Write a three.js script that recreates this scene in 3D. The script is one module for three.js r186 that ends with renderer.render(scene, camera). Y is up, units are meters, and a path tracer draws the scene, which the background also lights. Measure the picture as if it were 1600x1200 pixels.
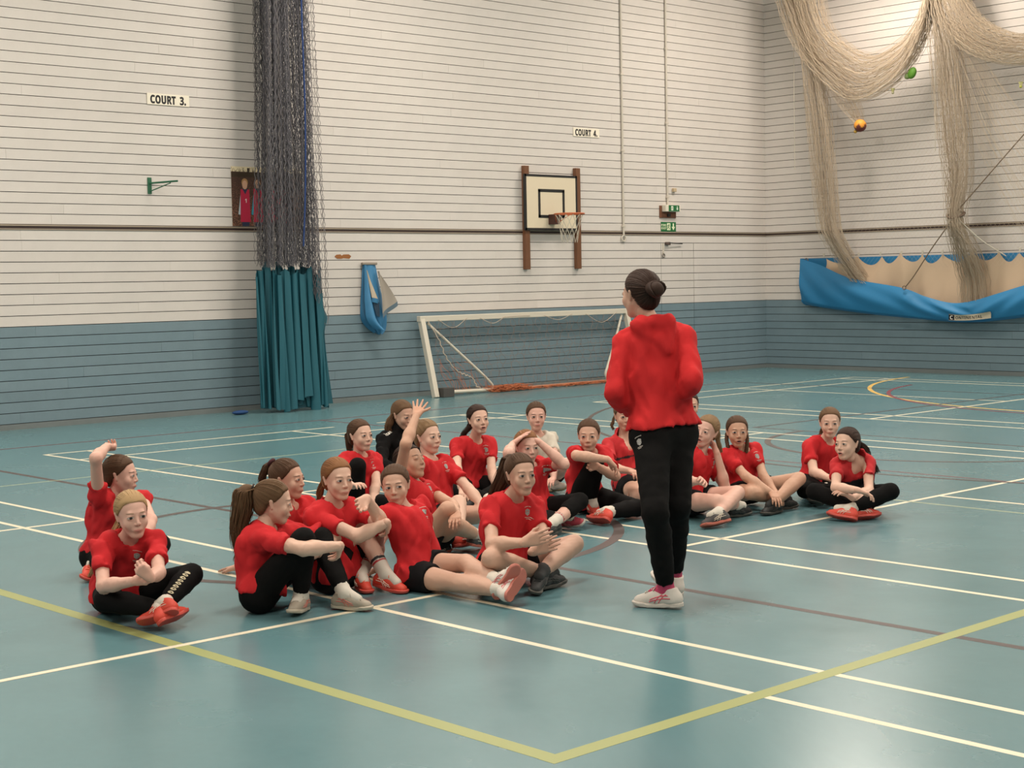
import * as THREE from 'three';
import { RectAreaLightUniformsLib } from 'three/addons/lights/RectAreaLightUniformsLib.js';
import { ImprovedNoise } from 'three/addons/math/ImprovedNoise.js';
import { RoundedBoxGeometry } from 'three/addons/geometries/RoundedBoxGeometry.js';

// ---------------------------------------------------------------- camera, light, exposure
const scene = new THREE.Scene();
const camera = new THREE.PerspectiveCamera(27.68, 4 / 3, 0.1, 120);
camera.position.set(0, 1.62, 0);
camera.rotation.order = 'YXZ';
camera.rotation.set(-0.06639, -0.74965, -0.01869);
const renderer = new THREE.WebGLRenderer();
renderer.toneMapping = THREE.LinearToneMapping;
renderer.toneMappingExposure = 1.0;
renderer.shadowMap.enabled = true;
RectAreaLightUniformsLib.init();
scene.background = new THREE.Color(0x000000);
const LAMP_COLOR = new THREE.Color(1.0, 0.905, 0.79), LAMP_POWER = 42;
const LAMP_SPOTS = [];                                   // hall luminaires: [x, z]
for (const x of [-2, 5.2, 12.4, 19.6]) for (const z of [-13.6, -6.4, 0.8]) LAMP_SPOTS.push([x, z]);
const LAMP_Y = 7.4, CEIL = 8.4;
// hall: left wall is the plane z = ZL, end wall the plane x = XR
const ZL = -17.1, XR = 22.08, ZN = 8, XN = -9;

// ---------------------------------------------------------------- helpers
let seed = 7;
const rnd = () => { seed = (seed * 1664525 + 1013904223) >>> 0; return seed / 4294967296; };
const rr = (a, b) => a + (b - a) * rnd();
const noise3 = new ImprovedNoise();
const V = (x, y, z) => new THREE.Vector3(x, y, z);
const lerp = (a, b, t) => a + (b - a) * t, clamp = (x, a, b) => Math.min(b, Math.max(a, x));
const std = (color, roughness = 0.7, extra = {}) => new THREE.MeshStandardMaterial({ color, roughness, ...extra });
const lin = (r, g, b) => new THREE.Color().setRGB(r, g, b);
const taken = new Map();
function numbered(name) { const n = taken.get(name) || 0; taken.set(name, n + 1); return n ? `${name}_${String(n).padStart(3, '0')}` : name; }
function shade(o) { o.castShadow = o.receiveShadow = true; return o; }
function mesh(name, geometry, material, parent) { const m = shade(new THREE.Mesh(geometry, material)); m.name = name; if (parent) parent.add(m); return m; }
function thing(name, label, category, pos = [0, 0, 0], group) {
  const o = new THREE.Group(); o.name = numbered(name); o.position.set(...pos); o.userData = { label, category };
  if (group) o.userData.group = group; scene.add(o); return o;
}
function single(name, geometry, material, label, category, pos = [0, 0, 0], group) {
  const o = mesh(numbered(name), geometry, material); o.position.set(...pos); o.userData = { label, category };
  if (group) o.userData.group = group; scene.add(o); return o;
}
function structure(name, label, category) { const o = new THREE.Group(); o.name = name; o.userData = { kind: 'structure', label, category }; scene.add(o); return o; }
// joins geometries (indexed or not) into one with position, normal, uv and, if wanted, colour
function join(list, withColor = false) {
  let nv = 0, ni = 0;
  for (const g of list) { nv += g.attributes.position.count; ni += g.index ? g.index.count : g.attributes.position.count; }
  const P = new Float32Array(nv * 3), N = new Float32Array(nv * 3), U = new Float32Array(nv * 2), C = withColor ? new Float32Array(nv * 3).fill(1) : null, I = new Uint32Array(ni);
  let v = 0, i = 0;
  for (const g of list) {
    const c = g.attributes.position.count;
    P.set(g.attributes.position.array.subarray(0, c * 3), v * 3); N.set(g.attributes.normal.array.subarray(0, c * 3), v * 3);
    if (g.attributes.uv) U.set(g.attributes.uv.array.subarray(0, c * 2), v * 2);
    if (C && g.attributes.color) C.set(g.attributes.color.array.subarray(0, c * 3), v * 3);
    if (g.index) for (let k = 0; k < g.index.count; k++) I[i++] = g.index.array[k] + v; else for (let k = 0; k < c; k++) I[i++] = k + v;
    v += c;
  }
  const o = new THREE.BufferGeometry();
  o.setAttribute('position', new THREE.BufferAttribute(P, 3)); o.setAttribute('normal', new THREE.BufferAttribute(N, 3)); o.setAttribute('uv', new THREE.BufferAttribute(U, 2));
  if (C) o.setAttribute('color', new THREE.BufferAttribute(C, 3));
  o.setIndex(new THREE.BufferAttribute(I, 1)); return o;
}
function tint(g, c) { const n = g.attributes.position.count, a = new Float32Array(n * 3); for (let i = 0; i < n; i++) a.set(c, i * 3); g.setAttribute('color', new THREE.BufferAttribute(a, 3)); return g; }
const box = (w, h, d, x = 0, y = 0, z = 0) => new THREE.BoxGeometry(w, h, d).translate(x, y, z);
const rbox = (w, h, d, r, x = 0, y = 0, z = 0) => new RoundedBoxGeometry(w, h, d, 2, r).translate(x, y, z);
// tube through points with a radius for each point; sides round it; closed = capped ends
function tube(pts, rad, sides = 5, cap = true) {
  const n = pts.length, R = i => typeof rad === 'number' ? rad : Array.isArray(rad) ? rad[i] : rad(i / (n - 1));
  const P = new Float32Array((n * sides + 2) * 3), I = [], t = V(0, 0, 0), a = V(0, 0, 0), b = V(0, 0, 0); let prev = null;
  for (let i = 0; i < n; i++) {
    const p = pts[i]; t.copy(pts[Math.min(n - 1, i + 1)]).sub(pts[Math.max(0, i - 1)]).normalize();
    if (!prev) { a.set(0, 1, 0); if (Math.abs(t.y) > 0.9) a.set(1, 0, 0); a.cross(t).normalize(); } else { a.copy(prev).addScaledVector(t, -prev.dot(t)); if (a.lengthSq() < 1e-8) a.set(t.y, -t.x, 0.1); a.normalize(); }
    prev = a.clone(); b.crossVectors(t, a); const r = R(i);
    for (let k = 0; k < sides; k++) { const w = k / sides * Math.PI * 2, c = Math.cos(w) * r, s = Math.sin(w) * r, o = (i * sides + k) * 3; P[o] = p.x + a.x * c + b.x * s; P[o + 1] = p.y + a.y * c + b.y * s; P[o + 2] = p.z + a.z * c + b.z * s; }
    if (i) for (let k = 0; k < sides; k++) { const k2 = (k + 1) % sides, o = (i - 1) * sides, q = i * sides; I.push(o + k, o + k2, q + k, o + k2, q + k2, q + k); }
  }
  const e = n * sides; P.set([pts[0].x, pts[0].y, pts[0].z, pts[n - 1].x, pts[n - 1].y, pts[n - 1].z], e * 3);
  if (cap) for (let k = 0; k < sides; k++) { const k2 = (k + 1) % sides; I.push(e, k2, k, e + 1, (n - 1) * sides + k, (n - 1) * sides + k2); }
  const g = new THREE.BufferGeometry(); g.setAttribute('position', new THREE.BufferAttribute(P, 3)); g.setIndex(I); g.computeVertexNormals(); return g;
}
const curve = (pts, n) => new THREE.CatmullRomCurve3(pts.map(p => Array.isArray(p) ? V(...p) : p), false, 'centripetal').getPoints(n);
// surface from f(u, v) -> [x, y, z], uv in metres by arc of the first row and column
function sheet(nu, nv, f, uScale = 1, vScale = 1) {
  const P = [], U = [], I = [];
  for (let j = 0; j <= nv; j++) for (let i = 0; i <= nu; i++) { P.push(...f(i / nu, j / nv)); U.push(i / nu * uScale, j / nv * vScale); }
  for (let j = 0; j < nv; j++) for (let i = 0; i < nu; i++) { const a = j * (nu + 1) + i; I.push(a, a + 1, a + nu + 1, a + 1, a + nu + 2, a + nu + 1); }
  const g = new THREE.BufferGeometry(); g.setAttribute('position', new THREE.Float32BufferAttribute(P, 3)); g.setAttribute('uv', new THREE.Float32BufferAttribute(U, 2)); g.setIndex(I); g.computeVertexNormals(); return g;
}
function canvasTexture(w, h, draw) { const c = document.createElement('canvas'); c.width = w; c.height = h; draw(c.getContext('2d'), w, h); const t = new THREE.CanvasTexture(c); t.colorSpace = THREE.SRGBColorSpace; return t; }
// grey noise texture: value = base + layered noise; wraps
function noiseTexture(n, fn, srgb = false) {
  const d = new Uint8Array(n * n * 4);
  for (let y = 0; y < n; y++) for (let x = 0; x < n; x++) { const c = fn(x / n, y / n), o = (y * n + x) * 4; for (let k = 0; k < 3; k++) d[o + k] = clamp((Array.isArray(c) ? c[k] : c) * 255, 0, 255); d[o + 3] = 255; }
  const t = new THREE.DataTexture(d, n, n); t.magFilter = THREE.LinearFilter; t.minFilter = THREE.LinearMipmapLinearFilter; t.wrapS = t.wrapT = THREE.RepeatWrapping; if (srgb) t.colorSpace = THREE.SRGBColorSpace; t.needsUpdate = true; return t;
}
const tileNoise = (u, v, f, s = 0) => { const a = u * Math.PI * 2, b = v * Math.PI * 2, k = f / (Math.PI * 2); return noise3.noise(Math.cos(a) * k + s, Math.sin(a) * k + Math.cos(b) * k * 0.73, Math.sin(b) * k + s * 1.7); };

// ---------------------------------------------------------------- materials of the hall
const paintMap = (seedK, amp) => noiseTexture(512, (u, v) => { const n = tileNoise(u, v, 6, seedK) * 0.5 + tileNoise(u, v, 23, seedK + 3) * 0.3 + tileNoise(u, v, 90, seedK + 5) * 0.25; const speck = tileNoise(u, v, 60, seedK + 9) > 0.62 ? -0.12 : 0; return 1 - amp + amp * n + speck * amp * 2; });
const paintA = paintMap(1, 0.05), paintB = paintMap(11, 0.1);
const bumpFine = noiseTexture(256, (u, v) => 0.5 + 0.25 * tileNoise(u, v, 40, 2) + 0.2 * tileNoise(u, v, 110, 5));
const creamPaint = [0, 1, 2, 3].map(i => std(lin(...[[0.70, 0.645, 0.60], [0.69, 0.635, 0.59], [0.71, 0.655, 0.61], [0.697, 0.644, 0.602]][i]), 0.62, { map: paintA, bumpMap: bumpFine, bumpScale: 0.0006 }));
const bluePaint = [0, 1, 2, 3].map(i => std(lin(...[[0.198, 0.28, 0.322], [0.19, 0.27, 0.31], [0.208, 0.29, 0.332], [0.196, 0.282, 0.326]][i]), 0.55, { map: paintB, bumpMap: bumpFine, bumpScale: 0.0008 }));
const jointDark = std(lin(0.045, 0.038, 0.034), 0.9);
const plinthMat = std(lin(0.19, 0.215, 0.215), 0.8, { map: paintB });
function boxMetres(w, h, d) { // box with uv in metres on its faces
  const g = new THREE.BoxGeometry(w, h, d), p = g.attributes.position, n = g.attributes.normal, u = g.attributes.uv;
  for (let i = 0; i < p.count; i++) { const x = p.getX(i), y = p.getY(i), z = p.getZ(i); if (Math.abs(n.getZ(i)) > 0.5) u.setXY(i, x / 2, y / 2); else if (Math.abs(n.getX(i)) > 0.5) u.setXY(i, z / 2, y / 2); else u.setXY(i, x / 2, z / 2); }
  return g;
}

// ---------------------------------------------------------------- floor and markings
const floorMap = noiseTexture(1024, (u, v) => {
  const n = 0.045 * tileNoise(u, v, 5, 3) + 0.035 * tileNoise(u, v, 18, 7) + 0.02 * tileNoise(u, v, 120, 1);
  const streak = Math.max(0, tileNoise(u, v, 260, 12) - 0.5) * 0.12;
  const k = 1 + n + streak; return [0.83 * k, 0.83 * k, 0.83 * k];
});
floorMap.repeat.set(6, 5);
const floorRough = noiseTexture(512, (u, v) => 0.5 + 0.10 * tileNoise(u, v, 9, 4) + 0.06 * tileNoise(u, v, 40, 8)); floorRough.repeat.set(6, 5);
const floorMat = new THREE.MeshPhysicalMaterial({ color: lin(0.13, 0.26, 0.287), roughness: 0.5, map: floorMap, roughnessMap: floorRough });
const floorGroup = structure('floor', 'blue-green sports hall floor with painted court lines', 'floor');
mesh('floor_slab', boxMetres(XR - XN, 0.2, ZN - ZL), floorMat, floorGroup).position.set((XR + XN) / 2, -0.1, (ZN + ZL) / 2);
{
  const u = floorGroup.children[0].geometry.attributes.uv; for (let i = 0; i < u.count; i++) u.setXY(i, u.getX(i) / 15, u.getY(i) / 12.5);
}
const paint = { white: std(lin(0.74, 0.66, 0.5), 0.45), lime: std(lin(0.31, 0.335, 0.125), 0.45), dark: std(lin(0.06, 0.055, 0.058), 0.45), brown: std(lin(0.072, 0.052, 0.05), 0.45), maroon: std(lin(0.12, 0.06, 0.068), 0.45), yellow: std(lin(0.72, 0.46, 0.12), 0.45), red: std(lin(0.21, 0.045, 0.06), 0.45), thin: std(lin(0.32, 0.37, 0.26), 0.45) };
let lift = 0;
function lineX(z, x0, x1, c, w = 0.04) { const y = 0.0004 + (lift++ % 9) * 0.00012; mesh('court_line', box(Math.abs(x1 - x0), y, w, (x0 + x1) / 2, y / 2, z), paint[c], floorGroup); }
function lineZ(x, z0, z1, c, w = 0.04) { const y = 0.0004 + (lift++ % 9) * 0.00012; mesh('court_line', box(w, y, Math.abs(z1 - z0), x, y / 2, (z0 + z1) / 2), paint[c], floorGroup); }
function arcLine(cx, cz, r, a0, a1, c, w = 0.05) {
  const y = 0.0005 + (lift++ % 9) * 0.00012, n = 72;
  mesh('court_line', sheet(n, 1, (u, v) => { const a = (a0 + (a1 - a0) * u) * Math.PI / 180, q = r + (v - 0.5) * w; return [cx + Math.cos(a) * q, y, cz - Math.sin(a) * q]; }), paint[c], floorGroup);
}
// badminton courts, long axis across the hall
for (const x of [4.73, 5.19, 7.0, 7.45, 12.37, 12.83, 14.74, 15.22, 20.22, 20.62]) lineZ(x, x > 5.5 ? -14.25 : -14.25, 6.9, 'white');
for (const [a, b] of [[-0.91, 5.21], [14.72, 20.64]]) { lineX(-14.25, a, b, 'white'); }
lineX(-14.25, 6.98, 10.5, 'white'); lineX(-14.25, 11.12, 12.85, 'white');
for (const [a, b, m] of [[-0.91, 5.21, 2.1], [6.98, 12.85, 9.92], [14.72, 20.64, 17.72]]) {
  for (const z of [-13.57, -9.98, -6.13]) lineX(z, a, b, 'white');
  lineZ(m, -14.25, -9.98, 'white'); lineZ(m, -6.13, 6.9, 'white');
}
lineZ(3.62, -14, -3.71, 'lime', 0.075); lineX(-3.71, 3.58, 12, 'lime', 0.075);
lineX(-12.25, 3.6, 9.56, 'thin', 0.03); lineZ(9.54, -12.25, 4, 'thin', 0.03);
lineX(-15.1, -6, 18.62, 'maroon', 0.05); lineZ(18.75, -15.12, 6, 'dark', 0.05);
lineX(-10.4, 13.2, 21.5, 'dark', 0.05); lineZ(13.22, -10.42, 2.5, 'dark', 0.05);
lineZ(6.1, -15.1, 6, 'brown', 0.055); lineZ(10.92, -15.1, 6, 'maroon', 0.045);
arcLine(13.19, -8.07, 1.69, 90, 270, 'brown', 0.06); arcLine(6.1, -8.07, 1.71, 0, 360, 'brown', 0.07);
arcLine(17.19, -7.68, 6.5, 105, 250, 'brown', 0.05);
arcLine(21.58, -8.49, 5.07, 96, 262, 'yellow', 0.06); arcLine(20.31, -8.62, 4.0, 100, 260, 'red', 0.055);

// ---------------------------------------------------------------- boarded walls
const T = 0.022, GAP = 0.0085;                              // plank thickness, open joint
const rows = []; { let y = 0.0695; for (let k = 0; k < 18; k++) { rows.push([y, y + 0.1245]); y += 0.1245; } y = 2.372; for (let k = 0; k < 36; k++) { rows.push([y, y + 0.1235]); y += 0.1235; } }
const TOP = rows[rows.length - 1][1];
const plankGeo = new Map();
function plank(len, h) { const k = `${len.toFixed(2)},${h.toFixed(4)}`; if (!plankGeo.has(k)) plankGeo.set(k, boxMetres(len, h, T)); return plankGeo.get(k); }
const wallLeft = structure('wall_left', 'long side wall of painted horizontal boards, cream above blue', 'wall');
const wallRight = structure('wall_right', 'end wall of painted horizontal boards behind the cricket nets', 'wall');
const door = structure('door_1', 'flush boarded fire door in the side wall under the exit signs', 'door');
function boardRow(parent, along, at, from, to, y0, y1, mats, cuts) {
  const L0 = [4.2, 5.1, 6.0]; const edges = [from]; let x = from + rr(0.8, 5.4); while (x < to - 0.5) { edges.push(+x.toFixed(2)); x += L0[Math.floor(rnd() * 3)]; } edges.push(to);
  for (const c of cuts || []) edges.push(c); edges.sort((a, b) => a - b);
  for (let i = 0; i + 1 < edges.length; i++) {
    const a = edges[i], b = edges[i + 1]; if (b - a < 0.05) continue; const isCut = e => (cuts || []).includes(e);
    const aa = a + (isCut(a) ? 0.005 : 0.0009), bb = b - (isCut(b) ? 0.005 : 0.0009), mid = (aa + bb) / 2, inDoor = cuts && mid > cuts[0] && mid < cuts[1];
    const m = mesh('plank', plank(bb - aa, y1 - y0 - GAP), mats[Math.floor(rnd() * 4)], inDoor ? door : parent), proud = rr(0, 0.0014);
    if (along === 'x') m.position.set(mid, (y0 + y1) / 2, at + T / 2 + proud); else { m.rotation.y = -Math.PI / 2; m.position.set(at - T / 2 - proud, (y0 + y1) / 2, mid); }
  }
}
const VX0 = 6.2, VZ1 = -10.6;                              // boards are built one by one where the photograph sees the wall
for (const [y0, y1] of rows) {
  const mats = y0 < 1.15 ? bluePaint : creamPaint, cuts = y1 < 2.2 ? [19.29, 20.11] : null;
  boardRow(wallLeft, 'x', ZL, VX0, XR - T, y0, y1, mats, cuts);
  boardRow(wallRight, 'z', XR, ZL + 0.001, VZ1, y0, y1, mats, null);
}
// the same walls out of view, plain
function slab(parent, name, w, h, d, x, y, z, m) { const o = mesh(name, boxMetres(w, h, d), m, parent); o.position.set(x, y, z); return o; }
slab(wallLeft, 'backing', XR - XN, CEIL, 0.3, (XR + XN) / 2, CEIL / 2, ZL - 0.151, jointDark);
slab(wallRight, 'backing', 0.3, CEIL, ZN - ZL, XR + 0.151, CEIL / 2, (ZN + ZL) / 2, jointDark);
slab(wallLeft, 'lower_wall', VX0 - XN, 1.19, T, (VX0 + XN) / 2, 0.595, ZL + T / 2, bluePaint[0]); slab(wallLeft, 'upper_wall', VX0 - XN, CEIL - 1.19, T, (VX0 + XN) / 2, (CEIL + 1.19) / 2, ZL + T / 2, creamPaint[0]);
slab(wallLeft, 'upper_wall', XR - VX0, CEIL - TOP, T, (XR + VX0) / 2, (CEIL + TOP) / 2, ZL + T / 2, creamPaint[0]);
slab(wallRight, 'lower_wall', T, 1.19, ZN - VZ1, XR - T / 2, 0.595, (ZN + VZ1) / 2, bluePaint[0]); slab(wallRight, 'upper_wall', T, CEIL - 1.19, ZN - VZ1, XR - T / 2, (CEIL + 1.19) / 2, (ZN + VZ1) / 2, creamPaint[0]);
slab(wallRight, 'upper_wall', T, CEIL - TOP, VZ1 - ZL, XR - T / 2, (CEIL + TOP) / 2, (ZL + VZ1) / 2, creamPaint[0]);
slab(wallLeft, 'plinth', XR - VX0, 0.066, T, (XR + VX0) / 2, 0.033, ZL + T / 2, plinthMat); slab(wallRight, 'plinth', T, 0.066, VZ1 - ZL, XR - T / 2, 0.033, (ZL + VZ1) / 2, plinthMat);
const wallNear = structure('wall_near', 'plain painted wall behind the camera', 'wall'), wallFar = structure('wall_back', 'plain painted wall at the other end of the hall', 'wall'), ceiling = structure('ceiling', 'pale flat sports hall ceiling', 'ceiling');
slab(wallNear, 'wall_panel', XR - XN, CEIL - 1.19, 0.3, (XR + XN) / 2, (CEIL + 1.19) / 2, ZN + 0.15, creamPaint[1]); slab(wallNear, 'wall_panel', XR - XN, 1.19, 0.3, (XR + XN) / 2, 0.595, ZN + 0.15, bluePaint[1]);
slab(wallFar, 'wall_panel', 0.3, CEIL - 1.19, ZN - ZL, XN - 0.15, (CEIL + 1.19) / 2, (ZN + ZL) / 2, creamPaint[1]); slab(wallFar, 'wall_panel', 0.3, 1.19, ZN - ZL, XN - 0.15, 0.595, (ZN + ZL) / 2, bluePaint[1]);
slab(ceiling, 'ceiling_panel', XR - XN, 0.2, ZN - ZL, (XR + XN) / 2, CEIL + 0.1, (ZN + ZL) / 2, std(lin(0.55, 0.5, 0.43), 0.8));
// dark rail between its two cream lips
const railDark = std(lin(0.035, 0.017, 0.014), 0.5), lipMat = std(lin(0.36, 0.29, 0.22), 0.6), trims = structure('trim_1', 'dark rail with cream lips running along both walls', 'rail');
slab(trims, 'rail', XR - VX0, 0.026, 0.03, (XR + VX0) / 2, 2.338, ZL + 0.015, railDark); slab(trims, 'lip', XR - VX0, 0.016, 0.036, (XR + VX0) / 2, 2.3615, ZL + 0.018, lipMat); slab(trims, 'lip', XR - VX0, 0.012, 0.034, (XR + VX0) / 2, 2.317, ZL + 0.017, lipMat);
slab(trims, 'rail', 0.03, 0.026, VZ1 - ZL, XR - 0.015, 2.338, (ZL + VZ1) / 2, railDark); slab(trims, 'lip', 0.036, 0.016, VZ1 - ZL, XR - 0.018, 2.3615, (ZL + VZ1) / 2, lipMat); slab(trims, 'lip', 0.034, 0.012, VZ1 - ZL, XR - 0.017, 2.317, (ZL + VZ1) / 2, lipMat);
const WF = ZL + T + 0.003;                                 // face of the side wall's boards

// ---------------------------------------------------------------- ceiling lights
{
  const caseMat = std(lin(0.6, 0.6, 0.58), 0.4), glow = new THREE.MeshStandardMaterial({ color: 0xffffff, emissive: LAMP_COLOR, emissiveIntensity: 3 }), rod = std(lin(0.3, 0.3, 0.3), 0.4, { metalness: 0.8 });
  LAMP_SPOTS.forEach(([x, z], i) => {
    const t = thing('ceiling_light', 'hanging rectangular hall light above the picture', 'light', [x, LAMP_Y, z], 'hanging hall lights');
    mesh('lamp_housing', rbox(2.5, 0.12, 1.0, 0.02, 0, 0.07, 0), caseMat, t); mesh('lamp_diffuser', box(2.4, 0.01, 0.9, 0, 0.002, 0), glow, t);
    for (const s of [-1, 1]) mesh('suspension_rod', new THREE.CylinderGeometry(0.008, 0.008, CEIL - LAMP_Y - 0.12, 6).translate(s * 1, (CEIL - LAMP_Y + 0.14) / 2, 0), rod, t);
    const l = new THREE.RectAreaLight(LAMP_COLOR, LAMP_POWER, 2.4, 0.9); l.position.set(0, -0.01, 0); l.rotation.x = -Math.PI / 2; t.add(l);
  });
}

// ---------------------------------------------------------------- signs and fittings on the side wall
const white = std(lin(0.72, 0.66, 0.55), 0.5), black = std(lin(0.012, 0.012, 0.012), 0.5);
function printed(w, h, d, tex, side) { // thin board whose front (+z) carries a print
  return [side, side, side, side, std(0xffffff, 0.5, { map: tex }), side];
}
function courtSign(text, x0, x1, y0, y1, label) {
  const tex = canvasTexture(512, 128, (c, w, h) => { c.fillStyle = '#efe6d4'; c.fillRect(0, 0, w, h); c.fillStyle = '#141014'; c.font = 'bold 118px sans-serif'; c.textBaseline = 'middle'; c.save(); c.translate(34, 68); const tw = c.measureText(text).width; c.scale(440 / tw, 1.05); c.fillText(text, 0, 0); c.lineWidth = 7; c.strokeStyle = '#141014'; c.strokeText(text, 0, 0); c.restore(); });
  const s = single('court_sign', box(x1 - x0, y1 - y0, 0.008), printed(0, 0, 0, tex, white), label, 'sign', [(x0 + x1) / 2, (y0 + y1) / 2, WF + 0.005], 'court number signs'); return s;
}
courtSign('COURT  3.', 9.89, 10.48, 3.852, 3.99, 'white sign reading COURT 3. above the green bracket');
courtSign('COURT  4.', 17.28, 17.86, 3.824, 3.958, 'white sign reading COURT 4. above the basketball backboard');
{ // poster: print of two players in red bibs in a leafy wood
  const tex = canvasTexture(560, 400, (c, w, h) => {
    c.fillStyle = '#e9d9b4'; c.fillRect(0, 0, w, 40); c.fillStyle = '#4a3328'; c.fillRect(0, 34, w, h);
    for (let i = 0; i < 70; i++) { c.strokeStyle = '#3a2c20'; c.lineWidth = rr(1, 3); const x = rr(0, w); c.beginPath(); c.moveTo(x, 36); c.lineTo(x + rr(-18, 18), rr(0, 26)); c.stroke(); }
    c.fillStyle = '#33261b'; c.fillRect(126, 8, 16, 40);
    const leaf = ['#7d5240', '#8d604a', '#5d3c2e', '#9a6e58', '#4d3026', '#6f4a3a'];
    for (let i = 0; i < 5200; i++) { const y = 46 + Math.pow(rnd(), 0.7) * (h - 46), s = 2 + (y / h) * 7; c.fillStyle = leaf[Math.floor(rnd() * 6)]; c.save(); c.translate(rr(0, w), y); c.rotate(rr(0, 3)); c.fillRect(0, 0, s, s * 0.5); c.restore(); }
    c.fillStyle = '#3b2d1c'; c.fillRect(0, 40, w, 30);
    const player = (x, top, sleeve, hair, bibY) => {
      c.fillStyle = '#2c3450'; c.fillRect(x - 28, 366, 56, 40); c.fillStyle = sleeve; c.beginPath(); c.moveTo(x - 30, bibY); c.lineTo(x - 56, 320); c.lineTo(x - 40, 325); c.lineTo(x - 10, bibY + 30); c.fill();
      c.fillStyle = '#c8284a'; c.beginPath(); c.moveTo(x - 34, bibY); c.lineTo(x + 34, bibY); c.lineTo(x + 40, 372); c.lineTo(x - 40, 372); c.fill();
      c.fillStyle = '#343a52'; c.beginPath(); c.moveTo(x - 20, bibY - 4); c.lineTo(x + 22, bibY - 4); c.lineTo(x + 2, bibY + 34); c.fill();
      c.fillStyle = hair; c.beginPath(); c.ellipse(x, top + 14, 25, 28, 0, 0, 7); c.fill(); c.fillStyle = '#d8a98c'; c.beginPath(); c.ellipse(x, top + 30, 20, 30, 0, 0, 7); c.fill();
      c.fillStyle = '#f0e2dd'; c.font = 'bold 38px sans-serif'; c.fillText('1', x - 4, bibY + 90);
    };
    player(104, 92, '#c9d3dc', '#b58a5a', 152); player(206, 84, '#3aa0b8', '#4a3428', 146); player(300, 100, '#3aa0b8', '#604838', 156); player(392, 96, '#6a7080', '#3c2c24', 152);
  });
  single('poster', box(1.09, 0.76, 0.004), printed(0, 0, 0, tex, white), 'photographic poster of players in red bibs, half behind the grey net', 'poster', [11.605, 2.76, WF + 0.004]);
}
{ // green steel bracket
  const green = std(lin(0.02, 0.12, 0.06), 0.45), t = thing('wall_bracket', 'small dark green steel bracket on the cream wall', 'bracket', [9.885, 2.86, WF]);
  mesh('plate', rbox(0.055, 0.2, 0.012, 0.004, 0, 0, 0.006), green, t); mesh('arm', tube([V(0, 0.03, 0.01), V(0.2, 0.045, 0.33)], 0.013, 6), green, t); mesh('brace', tube([V(0, -0.07, 0.01), V(0.15, 0.025, 0.25)], 0.007, 6), green, t);
}
{ // basketball goal
  const wood = std(lin(0.2, 0.08, 0.034), 0.5, { map: noiseTexture(128, (u, v) => 0.8 + 0.2 * tileNoise(u * 0.999, v, 30, 6)) }), t = thing('basketball_hoop', 'white basketball backboard on two brown wooden posts with orange ring', 'basketball hoop', [16.69, 0, WF]);
  const bm = std(lin(0.72, 0.62, 0.46), 0.5), ring = std(lin(0.5, 0.11, 0.03), 0.45), cord = std(lin(0.62, 0.56, 0.46), 0.8), bracket = std(lin(0.06, 0.02, 0.015), 0.5);
  for (const x of [-0.475, 0.62]) mesh('post', rbox(0.095, 1.55, 0.07, 0.006, x, 2.555, 0.035), wood, t);
  mesh('board', rbox(1.10, 0.83, 0.03, 0.003, 0, 2.785, 0.088), bm, t);
  const edge = (name, w, h, x, y) => mesh(name, box(w, h, 0.036, x, y, 0.088), black, t);
  edge('border', 1.11, 0.035, 0, 3.187); edge('border', 1.11, 0.035, 0, 2.383); edge('border', 0.035, 0.84, -0.54, 2.785); edge('border', 0.035, 0.84, 0.54, 2.785);
  edge('target_line', 0.56, 0.045, 0, 2.965); edge('target_line', 0.56, 0.045, 0, 2.575); edge('target_line', 0.045, 0.41, -0.2575, 2.77); edge('target_line', 0.045, 0.41, 0.2575, 2.77);
  mesh('ring_bracket', rbox(0.14, 0.15, 0.14, 0.005, 0, 2.53, 0.16), bracket, t);
  const cz = 0.48, rim = mesh('ring', new THREE.TorusGeometry(0.225, 0.011, 8, 48).rotateX(Math.PI / 2).translate(0, 2.6, cz), ring, t); mesh('strut', tube([V(0, 2.46, 0.2), V(-0.15, 2.59, 0.33)], 0.006, 5), ring, rim); mesh('strut', tube([V(0, 2.46, 0.2), V(0.15, 2.59, 0.33)], 0.006, 5), ring, rim);
  const cords = []; for (let i = 0; i < 12; i++) for (const s of [1, -1]) { const p = []; for (let k = 0; k <= 12; k++) { const q = k / 12, a = i / 12 * Math.PI * 2 + s * q * 1.05, r = lerp(0.22, 0.115, Math.pow(q, 0.55)); p.push(V(Math.cos(a) * r, 2.59 - q * 0.42, cz + Math.sin(a) * r)); } cords.push(tube(p, 0.004, 4)); }
  mesh('net', join(cords), cord, t);
}
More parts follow.
